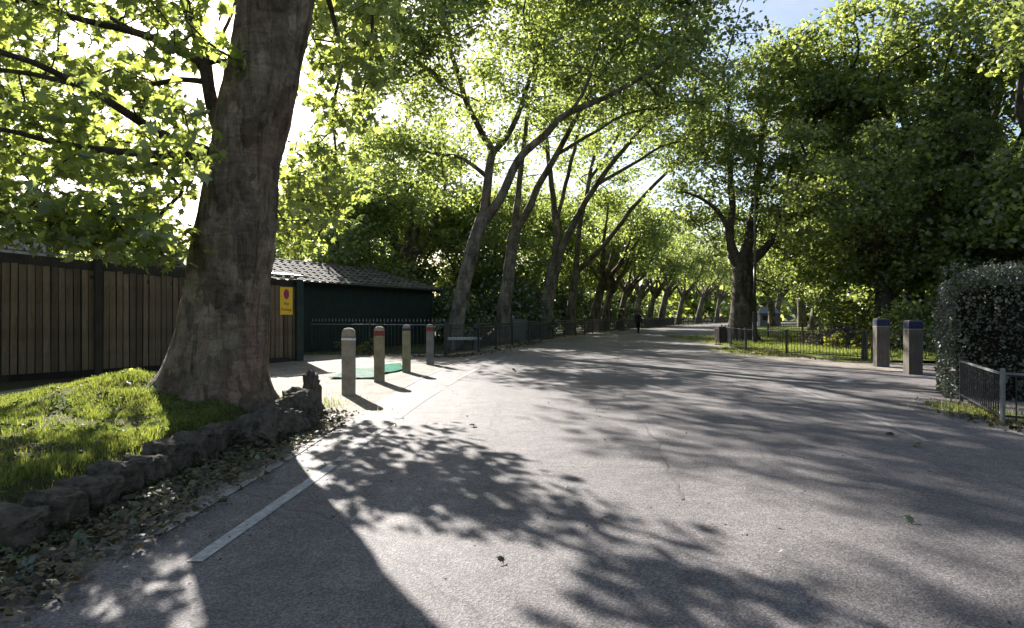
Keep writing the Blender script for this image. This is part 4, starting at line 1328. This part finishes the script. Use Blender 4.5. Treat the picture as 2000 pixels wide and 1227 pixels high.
# ------------------------------------------------------------------ railings
def railing(name, pts, h, bar_sp, label, spear=None, post_sp=3.0, bar_r=0.008, rail_w=0.04, post_w=0.06, max_bars=290, post_over=0.06, mat='iron', zoff=0.0, low=0.12, top_mat=None, group=None, upper=None):
    base = Vector((pts[0][0], pts[0][1], zoff))
    root = thing(name, base, label, "railing", group)
    P2 = [Vector((p[0], p[1], 0)) for p in pts]
    seg = [(P2[i], P2[i + 1]) for i in range(len(P2) - 1)]
    bh = h - low
    bm_ = MB(); bm_.tube([(0, 0, low - 0.05), (0, 0, h + (0.1 if spear else -0.01))], bar_r, 5)
    bar_me = bm_.mesh("bar", M[mat], False)
    if spear:
        sm = MB(); sm.tube([(0, 0, h + 0.09), (0, 0, h + 0.115), (0, 0, h + 0.21)], [bar_r * 1.0, spear, 0.002], 6)
        spear_me = sm.mesh("spear_head", M[top_mat or mat])
    pm_ = MB(); pm_.box((0, 0, (h + post_over) / 2 - 0.1), (post_w, post_w, h + post_over + 0.2), 0, 0, post_w * 0.15)
    post_me = pm_.mesh("post", M[mat])
    nb = 0
    far = MB()
    acc, accp = 0.0, 0.0
    for si, (a, b) in enumerate(seg):
        L = (b - a).length
        u = (b - a) / L
        rz = math.atan2(u.y, u.x)
        mid = (a + b) / 2 - Vector((base.x, base.y, 0))
        for nm, z, mt in (("top_rail", h - 0.02, top_mat or mat), ("bottom_rail", low, mat)) + ((("middle_rail", upper, mat),) if upper else ()):
            MB().box((0, 0, 0), (L + 0.01, rail_w * (1.0 if nm != "top_rail" else 1.15), 0.028)).build(nm, M[mt], root).matrix_local = Matrix.Translation((mid.x, mid.y, z)) @ Matrix.Rotation(rz, 4, 'Z')
        # posts
        s_ = -accp
        while s_ < L:
            if s_ >= 0:
                p = a + u * s_
                o = link(bpy.data.objects.new("post", post_me), root); o.location = (p.x - base.x, p.y - base.y, 0); o.rotation_euler = (0, 0, rz)
            s_ += post_sp
        accp = L - (s_ - post_sp)
        s_ = bar_sp - acc if acc else bar_sp * 0.5
        while s_ < L:
            p = a + u * s_ - Vector((base.x, base.y, 0))
            if nb < max_bars:
                o = link(bpy.data.objects.new("bar", bar_me), root); o.location = (p.x, p.y, 0)
                if spear:
                    q = link(bpy.data.objects.new("spear_head", spear_me), o)
                nb += 1
            else:
                far.tube([(p.x, p.y, low - 0.05), (p.x, p.y, h)], bar_r * 1.3, 4)
            s_ += bar_sp
        acc = L - (s_ - bar_sp)
    e = P2[-1] - base
    o = link(bpy.data.objects.new("post", post_me), root); o.location = (e.x, e.y, 0)
    if far.v:
        far.build("far_bars", M[mat], root)["kind"] = "stuff"
    return root


railing("spiked_railing", [(-7.75, 24.7), (-5.0, 23.55), (-2.35, 22.45)], 1.13, 0.155, "spear-topped iron railing in front of the green shed", 0.026, 2.7, 0.009, 0.05, 0.06, top_mat='galv')  # lighter top rail and spear heads: sun glints put into their colour
railing("roadside_railing", [(x, d) for d, x in FENCE_B], 1.12, 0.12, "long black railing under the left row of trees", None, 3.0, 0.009, 0.045, 0.085, 290, 0.08, upper=0.98)
railing("lawn_railing", [(11.3, 34.5), (9.9, 29.0), (9.5, 26.0), (9.8, 23.4), (11.35, 20.5)], 0.9, 0.125, "low iron railing along the right lawn up to the timber posts", None, 2.9, 0.008, 0.035, 0.07, 290, 0.05)
railing("lawn_railing", [(11.6, 20.6), (14.8, 21.3), (19.5, 22.3)], 0.9, 0.125, "low iron railing running from the timber posts behind the hedge", None, 2.9, 0.008, 0.035, 0.06, 290, 0.05)
railing("far_railing", [(15.2, 38.0), (24.0, 42.5), (38.0, 50.0)], 0.95, 0.14, "far railing across the back of the right lawn", None, 3.0, 0.01, 0.04, 0.07, 60, 0.05)
hr = railing("hedge_railing", [(7.55, 10.75), (6.48, 8.5), (7.05, 7.85), (9.5, 7.2)], 0.70, 0.13, "low grey railing around the clipped hedge at the right edge", None, 6.0, 0.009, 0.03, 0.05, 290, 0.04, mat='galv' if False else 'iron', top_mat='galv')
o = MB().box((0, 0, 0.37), (0.05, 0.05, 0.76), 0.3, 0, 0.008).build("corner_post", M['galv'], hr)
o.location = (6.47 - 7.55, 8.44 - 10.75, 0)
o["label"] = "pale grey corner post"

# dark stone post at the end of the right railing
p = G(1407, 674)
o = thing("stone_post", p, "short dark stone post left of the burred tree", "post")
MB().box((0, 0, 0.42), (0.42, 0.42, 0.84), 0.3, 0, 0.03).build("shaft", M['bark_dark'], o)
MB().box((0, 0, 0.875), (0.36, 0.36, 0.07), 0.3, 0, 0.03).build("cap", M['bark_dark'], o)

# ------------------------------------------------------------------ bollards
def bollard(loc, w, h, rz, label, shaft, cap, bands, seed):
    root = thing("bollard", loc, label, "bollard", "bollards along the verge", rz)
    mb = MB()
    b = w * 0.13
    def ring(s, z):
        x = w / 2 * s; c = b
        for px_, py_ in ((x - c, -x), (x, -x + c), (x, x - c), (x - c, x), (-x + c, x), (-x, x - c), (-x, -x + c), (-x + c, -x)):
            j = 0.004
            mb.v.append((px_ + j * noise.noise(Vector((px_ * 9, py_ * 9, z * 5 + seed))), py_ + j * noise.noise(Vector((px_ * 9 + 5, py_ * 9, z * 5 + seed))), z))
    zs = [(-0.12, 1.0), (0.0, 1.0), (0.25, 1.0), (0.5, 1.0), (0.75, 1.0), (h * 0.86, 1.0)]
    for z, s_ in zs: ring(s_, z)
    for i in range(len(zs) - 1):
        for k in range(8):
            k2 = (k + 1) % 8
            mb.f.append((i * 8 + k, i * 8 + k2, (i + 1) * 8 + k2, (i + 1) * 8 + k)); mb.m.append(0)
    mb.build("shaft", M[shaft], root)
    mb = MB()
    zc = [(h * 0.86, 1.0), (h * 0.925, 1.0), (h * 0.95, 0.96), (h * 0.98, 0.76), (h * 0.996, 0.45), (h, 0.2)]
    ring_v = mb
    def ring2(s, z):
        x = w / 2 * s; c = b * s
        for px_, py_ in ((x - c, -x), (x, -x + c), (x, x - c), (x - c, x), (-x + c, x), (-x, x - c), (-x, -x + c), (-x + c, -x)):
            mb.v.append((px_, py_, z))
    for z, s_ in zc: ring2(s_, z)
    for i in range(len(zc) - 1):
        for k in range(8):
            k2 = (k + 1) % 8
            mb.f.append((i * 8 + k, i * 8 + k2, (i + 1) * 8 + k2, (i + 1) * 8 + k)); mb.m.append(0)
    mb.f.append(tuple((len(zc) - 1) * 8 + k for k in range(8))); mb.m.append(0)
    mb.build("cap", M[cap], root)
    for z0, z1, mt, nm in bands:
        mb = MB()
        for z in (z0, z1):
            x = w / 2 + 0.004; c = b
            for px_, py_ in ((x - c, -x), (x, -x + c), (x, x - c), (x - c, x), (-x + c, x), (-x, x - c), (-x, -x + c), (-x + c, -x)):
                mb.v.append((px_, py_, z + 0.02 * noise.noise(Vector((px_ * 11, py_ * 11, seed + z)))))
        for k in range(8):
            k2 = (k + 1) % 8
            mb.f.append((k, k2, 8 + k2, 8 + k)); mb.m.append(0)
        mb.build(nm, M[mt], root)
    return root


bollard(G(681, 771), 0.235, 1.22, 0.15, "nearest concrete bollard, worn white band below its domed top", 'conc', 'conc', [(0.995, 1.03, 'white', "white_band"), (1.04, 1.065, 'conc_dark', "groove_band")], 1)
bollard(G(741, 746), 0.215, 1.21, 0.1, "second bollard, with a red painted band and a pale cap", 'conc_mossy', 'conc', [(1.0, 1.11, 'red', "red_band")], 2)
bollard(G(794, 727), 0.21, 1.21, 0.12, "third bollard, grey with a dark cap", 'conc_mossy', 'conc_dark', [(1.06, 1.12, 'black', "dark_band")], 3)
bollard(G(840, 712), 0.22, 1.19, 0.1, "farthest bollard, dark grey with a faded red patch", 'conc_dark', 'conc_dark', [(0.98, 1.1, 'red', "red_band")], 4)

# ------------------------------------------------------------------ timber gate posts on the right
def gate_post(loc, w, h, rz, label):
    root = thing("timber_post", loc, label, "post", "timber gate posts", rz)
    MB().box((0, 0, h / 2 - 0.1), (w, w, h + 0.2), 0, 0, 0.018).build("shaft", M['timber'], root)
    k = w + 0.008
    MB().box((0, 0, h - 0.115), (k, k, 0.17), 0, 0, 0.015).build("blue_band", M['blue'], root)
    MB().box((0, 0, h - 0.225), (k, k, 0.014), 0, 0, 0.004).build("white_stripe", M['conc'], root)
    return root


gate_post(G(1721, 716), 0.33, 1.36, -0.17, "farther timber post with blue band, sunlit left face, by the lawn railing")
gate_post(G(1783, 731), 0.32, 1.33, -0.12, "nearer timber post with blue band, beside the clipped hedge")

# ------------------------------------------------------------------ hedge
hedge = thing("hedge", (7.6, 11.2, 0), "clipped dark grey-green hedge at the right edge", "hedge", None, R(-31))
HX, HYY, HZ = 8.0, 2.2, 2.25
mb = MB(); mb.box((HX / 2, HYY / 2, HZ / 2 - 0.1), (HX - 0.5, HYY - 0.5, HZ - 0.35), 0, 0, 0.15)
mb.build("dark_core", M['core'], hedge)  # solid dark box added inside so no light leaks through the leaves
rng = np.random.default_rng(71)
def hedge_pts(n):
    out = []
    per_f = [(HX * HZ, 0), (HYY * HZ, 1), (HX * HYY, 2)]
    tot = sum(a for a, _ in per_f)
    for a, fc in per_f:
        m_ = int(n * a / tot * (1.6 if fc == 1 else 1))
        u = rng.random((m_, 2)); dep = np.abs(rng.normal(0, 0.1, m_)) - 0.05
        if fc == 0: q = np.stack([u[:, 0] * HX, dep, u[:, 1] * HZ], 1)
        elif fc == 1: q = np.stack([dep, u[:, 0] * HYY, u[:, 1] * HZ], 1)
        else: q = np.stack([u[:, 0] * HX, u[:, 1] * HYY, HZ - dep * 1.3], 1)
        out.append(q)
    q = np.concatenate(out)
    bx = np.array([0.12 * noise.noise(Vector((p[0] * 1.7, p[1] * 1.7, p[2] * 1.7))) + 0.05 * noise.noise(Vector((p[0] * 5, p[1] * 5, p[2] * 5))) for p in q])
    cen = np.array([HX / 2, HYY / 2, HZ / 2])
    dirv = q - cen; dirv /= np.linalg.norm(dirv, axis=1, keepdims=True)
    q = q + dirv * bx[:, None]
    # rounded shoulders
    ex = np.clip(0.5 - q[:, 0], 0, 0.5); ez = np.clip(q[:, 2] - (HZ - 0.5), 0, 0.7)
    over = np.sqrt(ex ** 2 + ez ** 2) - 0.5
    f = np.where((over > 0) & (ex > 0) & (ez > 0), over, 0)
    q[:, 0] += f * 0.7; q[:, 2] -= f * 0.7
    return q
Q = hedge_pts(26000)
o = link(bpy.data.objects.new("foliage", scatter("foliage", rng, Q, 0.06 * (0.6 + 0.8 * rng.random(len(Q))), LEAF_QUAD, M['hedge'], 0.25, 1.2)), hedge)
o["kind"] = "stuff"
# loose shoots on top
tp = np.stack([rng.random(260) * 4, rng.random(260) * HYY, HZ + np.abs(rng.normal(0, 0.07, 260))], 1)
Q2 = clump_points(rng, tp, 9, 0.06, 0.09)
o = link(bpy.data.objects.new("shoots", scatter("shoots", rng, Q2, 0.045, LEAF_NARROW, M['hedge'], 0.2, 1.2)), hedge)
o["kind"] = "stuff"

# ------------------------------------------------------------------ rough stones holding the bank
import bmesh
def stone_mesh(seed, sub=4, jag=0.26):
    bm = bmesh.new()
    bmesh.ops.create_icosphere(bm, subdivisions=sub, radius=1.0)
    for v in bm.verts:
        p = v.co.copy()
        q = Vector([math.copysign(abs(c) ** 0.62, c) for c in p])
        f = 1 + jag * noise.noise(p * 1.4 + Vector((seed * 7.1, 0, 0))) + jag * 0.6 * noise.noise(p * 3.1 + Vector((0, seed * 3.3, 0))) + jag * 0.35 * noise.noise(p * 7 + Vector((0, 0, seed)))
        v.co = q * f * 0.5
    me = bpy.data.meshes.new("stone")
    bm.to_mesh(me); bm.free()
    me.materials.append(M['stone'])
    return me


smesh = [stone_mesh(i) for i in range(6)]
wall = thing("stone_edging", (-3.12, 1.0, 0), "row of rough dark stones holding up the grass bank", "stone edging")
rn = random.Random(12)
d = 0.6
i = 0
while d < 8.7:
    L = rn.uniform(0.26, 0.6)
    o = link(bpy.data.objects.new("stone", smesh[i % 6]), wall)
    hgt = rn.uniform(0.25, 0.33)
    o.location = (rn.uniform(-0.05, 0.03) + (0.0 if d < 7 else 0.12), d + L / 2 - 1.0, hgt * 0.40)
    o.scale = (rn.uniform(0.3, 0.42), L * 0.98, hgt * 1.12)
    o.rotation_euler = (rn.uniform(-0.16, 0.16), rn.uniform(-0.12, 0.12), rn.uniform(-0.35, 0.35) + math.pi * (i % 2))
    d += L * 1.0
    i += 1
big_s = [stone_mesh(i + 20, 4, 0.38) for i in range(4)]
rocks = [((545, 838), 0.45, 0.4, 0.34, 0), ((573, 836), 0.42, 0.38, 0.46, 1), ((607, 808), 0.24, 0.26, 0.58, 2), ((562, 852), 0.4, 0.32, 0.28, 3), ((592, 836), 0.32, 0.32, 0.26, 1), ((520, 862), 0.4, 0.36, 0.36, 2), ((622, 804), 0.2, 0.2, 0.13, 3), ((498, 872), 0.42, 0.4, 0.34, 0)]
for k, ((x, y), sx_, sy_, hh, mi) in enumerate(rocks):
    p = G(x, y)
    o = link(bpy.data.objects.new("stone", big_s[mi]), wall)
    o.location = (p.x + 3.12, p.y - 1.0, hh * 0.42)
    o.scale = (sx_, sy_, hh * 1.15)
    o.rotation_euler = (0.1 * k, 0.07 * k, k * 1.3)

# ------------------------------------------------------------------ grass blades
def blades(name, pts, h, w, seed, mat='blade', lean=0.45):
    rng = np.random.default_rng(seed)
    pts = np.asarray(pts, np.float32)
    n = len(pts)
    a = rng.uniform(0, 6.283, n)
    cl = np.array([noise.noise(Vector((float(p[0]) * 2.6, float(p[1]) * 2.6, 7.0))) for p in pts])
    hh = h * (0.35 + 0.9 * rng.random(n)) * (1 + 0.9 * cl)
    ww = w * (0.7 + 0.6 * rng.random(n))
    dx, dy = np.cos(a), np.sin(a)
    la = rng.uniform(0, 6.283, n); lr = lean * rng.random(n) * hh
    z0 = np.zeros(n)
    v0 = pts + np.stack([dx * ww, dy * ww, z0], 1)
    v1 = pts - np.stack([dx * ww, dy * ww, z0], 1)
    v2 = pts + np.stack([np.cos(la) * lr, np.sin(la) * lr, hh], 1)
    V = np.stack([v0, v1, v2], 1).reshape(-1, 3)
    Tt = np.arange(n * 3, dtype=np.int32).reshape(-1, 3)
    return np_mesh(name, V, Tt, M[mat])


rng = np.random.default_rng(81)
pts = []
while len(pts) < 60000:
    x = -3.3 - 7.5 * rng.random() ** 1.2; y = 2.5 + 7.8 * rng.random()
    if abs(x) / y * F > 1030: continue
    dtr = math.hypot(x + 4.02, y - 8.8)
    if dtr < 0.55: continue
    if noise.noise(Vector((x * 1.1, y * 1.1, 3))) < -0.2 and rng.random() < 0.8: continue
    if x > -3.5 and rng.random() < 0.5: continue
    pts.append((x, y, bank_z(x, y) - 0.01))
o = link(bpy.data.objects.new("bank_grass", blades("bank_grass", pts, 0.062, 0.005, 82)))
tag(o, "short sunlit grass growing on the left bank under the big tree", "grass", None, "stuff")
C = []
while len(C) < 650:
    x = -3.3 - 5 * rng.random(); y = 3.0 + 7.0 * rng.random()
    if math.hypot(x + 4.02, y - 8.8) < 0.7: continue
    C.append((x, y, bank_z(x, y) + 0.03 + 0.015 * rng.random()))
o = link(bpy.data.objects.new("bank_litter", scatter("bank_litter", rng, C, 0.05 * (0.5 + rng.random(len(C))), LEAF_MID, M['litter'], 0.9, 0.7)))
tag(o, "dead leaves lying in the grass of the left bank", "leaf litter", None, "stuff")
C = []
while len(C) < 3000:
    cx = -3.4 - 4.6 * rng.random(); cy = 3.2 + 6.6 * rng.random()
    for _ in range(14):
        x, y = rng.normal(cx, 0.07), rng.normal(cy, 0.07)
        if x < -3.2 and math.hypot(x + 4.02, y - 8.8) > 0.7: C.append((x, y, bank_z(x, y) + 0.02 + 0.05 * rng.random()))
o = link(bpy.data.objects.new("bank_weeds", scatter("bank_weeds", rng, C, 0.045 * (0.5 + rng.random(len(C))), LEAF_QUAD, M['weed'], 0.7, 0.8)))
tag(o, "low dark weeds scattered through the grass of the left bank", "weeds", None, "stuff")
pts = []
while len(pts) < 45000:
    y = 20.5 + 22 * rng.random() ** 1.3; x = 9.6 + 26 * rng.random()
    if x / y * F > 1020 or x < (9.8 if y > 24 else 11.4 + (y - 20.5) * 0.1): continue
    pts.append((x, y, lawn_z(x, y) - 0.01))
o = link(bpy.data.objects.new("lawn_grass", blades("lawn_grass", pts, 0.1, 0.012, 83)))
tag(o, "sunlit grass of the lawn behind the right railing", "grass", None, "stuff")
pts = []
for (cx, cy, sx_, sy_, n) in ((-3.6, 10.3, 0.5, 0.5, 900), (9.0, 24.6, 0.5, 1.5, 1500), (6.9, 9.4, 0.25, 0.5, 1300), (7.6, 8.2, 0.5, 0.2, 900), (9.3, 27.5, 0.5, 1.5, 1200), (-7.0, 23.8, 1.5, 0.5, 900)):
    for _ in range(n):
        pts.append((rng.normal(cx, sx_), rng.normal(cy, sy_), 0.0))
o = link(bpy.data.objects.new("verge_grass", blades("verge_grass", pts, 0.09, 0.006, 84)))
tag(o, "sparse grass tufts along the road verges", "grass", None, "stuff")

# ------------------------------------------------------------------ fallen leaves and debris
def litter(name, regs, size, mat, label, seed, tmpl=LEAF_MID, spread=0.6):
    rng = np.random.default_rng(seed)
    C = []
    for kind, n, prm in regs:
        for _ in range(n):
            if kind == 'strip':           # along the left stones
                y = prm[0] + (prm[1] - prm[0]) * rng.random()
                x = prm[2] + (prm[3] - prm[2]) * abs(rng.beta(1.3, 2.2))
            elif kind == 'poly':
                ptsl = prm[0]; t = rng.random() * (len(ptsl) - 1); k = int(t)
                a, b = ptsl[k], ptsl[k + 1]
                x = a[0] + (b[0] - a[0]) * (t - k) + rng.normal(0, prm[1]); y = a[1] + (b[1] - a[1]) * (t - k) + rng.normal(0, prm[1])
            C.append((x, y, 0.022 + 0.02 * rng.random() + (0.05 * rng.random() if kind == 'strip' else 0)))
    C = np.array(C, np.float32)
    me = scatter(name, rng, C, size * (0.5 + 0.8 * rng.random(len(C))), tmpl, M[mat], 1.0, spread)
    o = link(bpy.data.objects.new(name, me))
    return tag(o, label, "leaf litter", None, "stuff")


litter("leaf_litter", [('strip', 2700, (2.0, 9.4, -2.98, -2.1))], 0.066, 'litter', "fallen leaves drifted along the foot of the stone edging", 91)
litter("leaf_litter", [('strip', 300, (2.0, 9.0, -2.98, -2.35))], 0.085, 'litter_green', "greener fallen leaves among the litter by the stone edging", 92, LEAF_LOBED, 0.7)
RC = [(9.3, 27.5), (9.15, 25.5), (9.4, 23.2), (10.9, 20.3), (12.2, 20.2), (14.8, 20.9)]
litter("verge_litter", [('poly', 1100, (RC, 0.28))], 0.1, 'litter', "dry litter along the foot of the right lawn railing", 93)
litter("verge_litter", [('poly', 500, ([(-6.5, 23.6), (-2.4, 21.9), (-1.4, 23.6)], 0.25)), ('poly', 500, ([(-1.2, 24), (0.2, 30), (1.5, 35)], 0.3))], 0.1, 'litter', "dry litter at the foot of the left railings", 94)
litter("verge_litter", [('poly', 320, ([(7.3, 10.6), (6.5, 8.9), (6.6, 8.0), (7.4, 7.4)], 0.22))], 0.09, 'litter', "brown litter around the low railing of the hedge", 95)
litter("road_specks", [('poly', 150, ([(-2.4, 3), (-1.9, 6), (-1.9, 10)], 0.5)), ('poly', 170, ([(-1.5, 3.2), (1.5, 4), (4, 5), (1.5, 8), (0, 12)], 1.3)), ('poly', 160, ([(-4.4, 10.5), (-3.2, 12.5), (-4.5, 15), (-3.2, 18)], 0.8))], 0.028, 'litter', "tiny scraps of leaf strewn over the road and verge", 96, LEAF_QUAD)

lf = np_mesh("blade", LEAF_LOBED[0], LEAF_LOBED[1], M['litter'])
lg = np_mesh("blade", LEAF_LOBED[0], LEAF_LOBED[1], M['litter_green'])
for k, (x, y, sz_, me, lab) in enumerate([(768, 832, 0.1, lg, "curled green leaf on the bright road beyond the painted line"), (925, 833, 0.1, lf, "brown leaf alone on the sunlit middle of the road"),
                                          (1180, 1017, 0.05, lf, "pale leaf on the sunlit road near the bottom centre"), (978, 1099, 0.055, lf, "dark curled leaf in the dappled shade at the bottom centre"),
                                          (1740, 851, 0.1, lf, "pale leaf on the shaded road at the right, left of a darker one"), (1790, 872, 0.11, lf, "large curled leaf on the shaded road at the right"),
                                          (1776, 1020, 0.075, lg, "green leaf sprig in the shade at the right foreground"), (1005, 725, 0.16, lf, "dark leaf on the shaded road near the far painted line")]):
    p = G(x, y, 0.012)
    o = link(bpy.data.objects.new("fallen_leaf", me))
    o.location = (p.x, p.y, 0.03); o.scale = (sz_, sz_, sz_ * 2.5); o.rotation_euler = (0.25, 0.2 + 0.1 * k, k * 1.9)
    tag(o, lab, "leaf", "single leaves on the road")
p = G(1650, 744)
o = MB().box((0, 0, 0.006), (0.3, 0.2, 0.012), 0.4, 0, 0.004).build("paper_scrap", M['paper'])
o.location = (p.x, p.y, 0.006)
tag(o, "flat white scrap of paper on the path by the timber posts", "paper")

# ------------------------------------------------------------------ green matting and covers behind the bollards
def mat_sheet(name, corners, mat, label, seed):
    mb = MB(); n = 14
    a, b, c, dd = [Vector(q) for q in corners]
    for j in range(n + 1):
        for i in range(n + 1):
            s_, t_ = i / n, j / n
            p = (a * (1 - s_) + b * s_) * (1 - t_) + (dd * (1 - s_) + c * s_) * t_
            e = 0.06 * noise.noise(Vector((p.x * 2, p.y * 2, seed)))
            z = 0.03 + 0.03 * noise.noise(Vector((p.x * 3.5, p.y * 2.5, seed + 4))) + 0.015 * noise.noise(Vector((p.x * 11, p.y * 9, seed)))
            mb.v.append((p.x + e, p.y + e, max(0.012, z)))
    for j in range(n):
        for i in range(n):
            q = j * (n + 1) + i
            mb.f.append((q, q + 1, q + n + 2, q + n + 1)); mb.m.append(0)
    ctr = (a + b + c + dd) / 4
    o = mb.build(name, mat, None, True, (ctr.x, ctr.y, 0))
    md = o.modifiers.new("thick", 'SOLIDIFY'); md.thickness = 0.008; md.offset = 1
    return tag(o, label, "ground mat", "mats behind the bollards")
mat_sheet("ground_mat", [G(640, 741), G(735, 741), G(745, 722), G(690, 722)], M['grey_net'], "faded pale green mat lying behind the nearest two bollards", 2)
mat_sheet("ground_mat", [G(742, 733), G(790, 724), G(782, 711), G(744, 714)], M['green_net'], "bright green mat lying between the second and third bollard", 5)

# ------------------------------------------------------------------ stone bench, cabinet, kiosk
p = G(925, 688); p.x -= 0.55; p.y += 1.9
b = thing("stone_bench", p, "pale stone bench behind the railing under the first plane tree", "bench", None, R(20))
MB().box((0, 0, 0.47), (1.5, 0.45, 0.1), 0, 0, 0.02).build("seat", M['pale'], b)
for sx_ in (-0.5, 0.5):
    MB().box((sx_, 0, 0.2), (0.14, 0.36, 0.44), 0, 0, 0.01).build("leg", M['conc_dark'], b)
c = thing("cabinet", (0.35, 36.2, 0), "grey metal utility cabinet behind the railing, between second and third plane tree", "cabinet", None, R(18))
MB().box((0, 0, 0.6), (0.8, 0.45, 1.14), 0, 0, 0.02).build("body", M['cab'], c)
for sx_ in (-0.195, 0.195):
    MB().box((sx_, -0.236, 0.6), (0.37, 0.014, 1.0)).build("door", M['cab'], c)
MB().box((0, 0, 1.195), (0.86, 0.52, 0.05), 0, 0, 0.01).build("top", M['cab'], c)
MB().box((0, 0, 0.02), (0.84, 0.49, 0.06)).build("plinth", M['conc_dark'], c)
k = thing("kiosk", (34.0, 85.0, 0), "small pale kiosk far across the right lawn, just right of the lamp post", "kiosk", None, R(-12))
MB().box((0, 0, 0.85), (2.3, 2.0, 1.7)).build("walls", M['kiosk'], k)
mb = MB(); mb.v = [(-1.35, -1.2, 1.7), (1.35, -1.2, 1.7), (1.35, 1.2, 1.7), (-1.35, 1.2, 1.7), (-0.9, 0, 2.6), (0.9, 0, 2.6)]
mb.f = [(0, 1, 5, 4), (1, 2, 5), (2, 3, 4, 5), (3, 0, 4), (3, 2, 1, 0)]; mb.m = [0] * 5
mb.build("roof", M['kiosk'], k)
MB().box((-0.5, -1.01, 1.1), (0.7, 0.03, 0.6)).build("window", M['black'], k)

# ------------------------------------------------------------------ lamp post
d = 33.5
bx_ = P(1474, 616, d)
lamp = thing("street_lamp", (bx_.x, d, 0), "tall slim lamp post with a flat arm in front of the burred tree", "street lamp")
top = P(1474, 376, d).z
mb = MB(); mb.tube([(0, 0, -0.1), (0, 0, 0.05), (0, 0, 1.6), (0, 0, 1.65)], [0.13, 0.12, 0.11, 0.07], 10); mb.build("base", M['iron'], lamp, True)
mb = MB(); mb.tube([(0, 0, 1.6), (0, 0, 4.15)], 0.065, 10); mb.build("lower_pole", M['iron'], lamp, True)
mb = MB(); mb.tube([(0, 0, 4.1), (0, 0, 4.12), (0, 0, 4.2), (0, 0, 4.22)], [0.06, 0.1, 0.1, 0.06], 10); mb.build("collar", M['galv'], lamp, True)
mb = MB(); mb.tube([(0, 0, 4.2), (0, 0, top)], [0.055, 0.042], 10); mb.build("pole", M['galv'], lamp, True)
MB().box((-0.42, 0, top + 0.02), (1.0, 0.06, 0.05)).build("arm", M['galv'], lamp)
hd = MB().box((-0.72, 0, top + 0.01), (0.5, 0.2, 0.09), 0, 0, 0.02).build("lamp_head", M['galv'], lamp)
MB().box((-0.72, 0, top - 0.04), (0.42, 0.15, 0.012)).build("lens", M['pale'], hd)

# ------------------------------------------------------------------ distant walker in dark clothes
def person(loc, rz, label, seed=0):
    sk = [((0, 0, 0.92), 0.13), ((0, 0.0, 1.12), 0.125), ((0, -0.01, 1.36), 0.15), ((0, -0.01, 1.47), 0.075), ((0, -0.015, 1.54), 0.06), ((0, -0.02, 1.63), 0.09), ((0, -0.015, 1.71), 0.07)]
    E_ = [(0, 1), (1, 2), (2, 3), (3, 4), (4, 5), (5, 6)]
    V = list(sk)
    def chain(start, nodes):
        prev = start
        for nn_ in nodes:
            V.append(nn_); E_.append((prev, len(V) - 1)); prev = len(V) - 1
    for s_, st in ((-1, 0.16), (1, -0.2)):
        chain(0, [((0.09 * s_, 0, 0.86), 0.095), ((0.1 * s_, -st * 0.5, 0.5), 0.07), ((0.1 * s_, -st * 0.8 + (0.1 if st < 0 else 0), 0.1), 0.05), ((0.105 * s_, -st * 0.8 - 0.02, 0.05), 0.045), ((0.11 * s_, -st * 0.8 - 0.17, 0.035), 0.035)])
        chain(2, [((0.17 * s_, 0, 1.38), 0.065), ((0.21 * s_, st * 0.35, 1.12), 0.05), ((0.2 * s_, st * 0.9 - 0.05, 0.9), 0.04), ((0.2 * s_, st * 1.05 - 0.07, 0.82), 0.032)])
    me = bpy.data.meshes.new("body")
    me.from_pydata([p for p, _ in V], E_, [])
    o = bpy.data.objects.new("body", me)
    COL.objects.link(o)
    md = o.modifiers.new("skin", 'SKIN')
    for i, sv in enumerate(o.data.skin_vertices[0].data):
        sv.radius = (V[i][1], V[i][1]); sv.use_root = (i == 0)
    ss = o.modifiers.new("sub", 'SUBSURF'); ss.levels = 2; ss.render_levels = 2
    bpy.context.view_layer.update()
    m2 = bpy.data.meshes.new_from_object(o.evaluated_get(bpy.context.evaluated_depsgraph_get()))
    bpy.data.objects.remove(o)
    m2.materials.clear()
    for mt in ('cloth', 'cloth2', 'skin', 'hair', 'black'): m2.materials.append(M[mt])
    for pl in m2.polygons:
        c_ = pl.center
        pl.use_smooth = True
        pl.material_index = 4 if c_.z < 0.09 else 1 if c_.z < 0.9 and abs(c_.x) < 0.18 else 2 if (c_.z > 1.5 or c_.z < 0.85) else 0
    root = thing("person", loc, label, "person", None, rz)
    bo = link(bpy.data.objects.new("body", m2), root)
    mb = MB()
    n_ = 12
    for j in range(6):
        ph = R(5 + 17 * j)
        for i in range(n_):
            a = 2 * math.pi * i / n_
            mb.v.append((0.1 * math.cos(a) * math.cos(ph), -0.005 + 0.115 * math.sin(a) * math.cos(ph), 1.66 + 0.115 * math.sin(ph) - (0.08 if math.sin(a) > 0.2 and j == 0 else 0)))
    for j in range(5):
        for i in range(n_):
            i2 = (i + 1) % n_
            mb.f.append((j * n_ + i, j * n_ + i2, (j + 1) * n_ + i2, (j + 1) * n_ + i)); mb.m.append(0)
    mb.f.append(tuple(5 * n_ + i for i in range(n_))); mb.m.append(0)
    mb.build("hair", M['hair'], root, True)
    return root


pp = G(1247, 652)
person((pp.x, pp.y, 0.01), R(15), "person in dark clothes walking on the road far down the left railing")
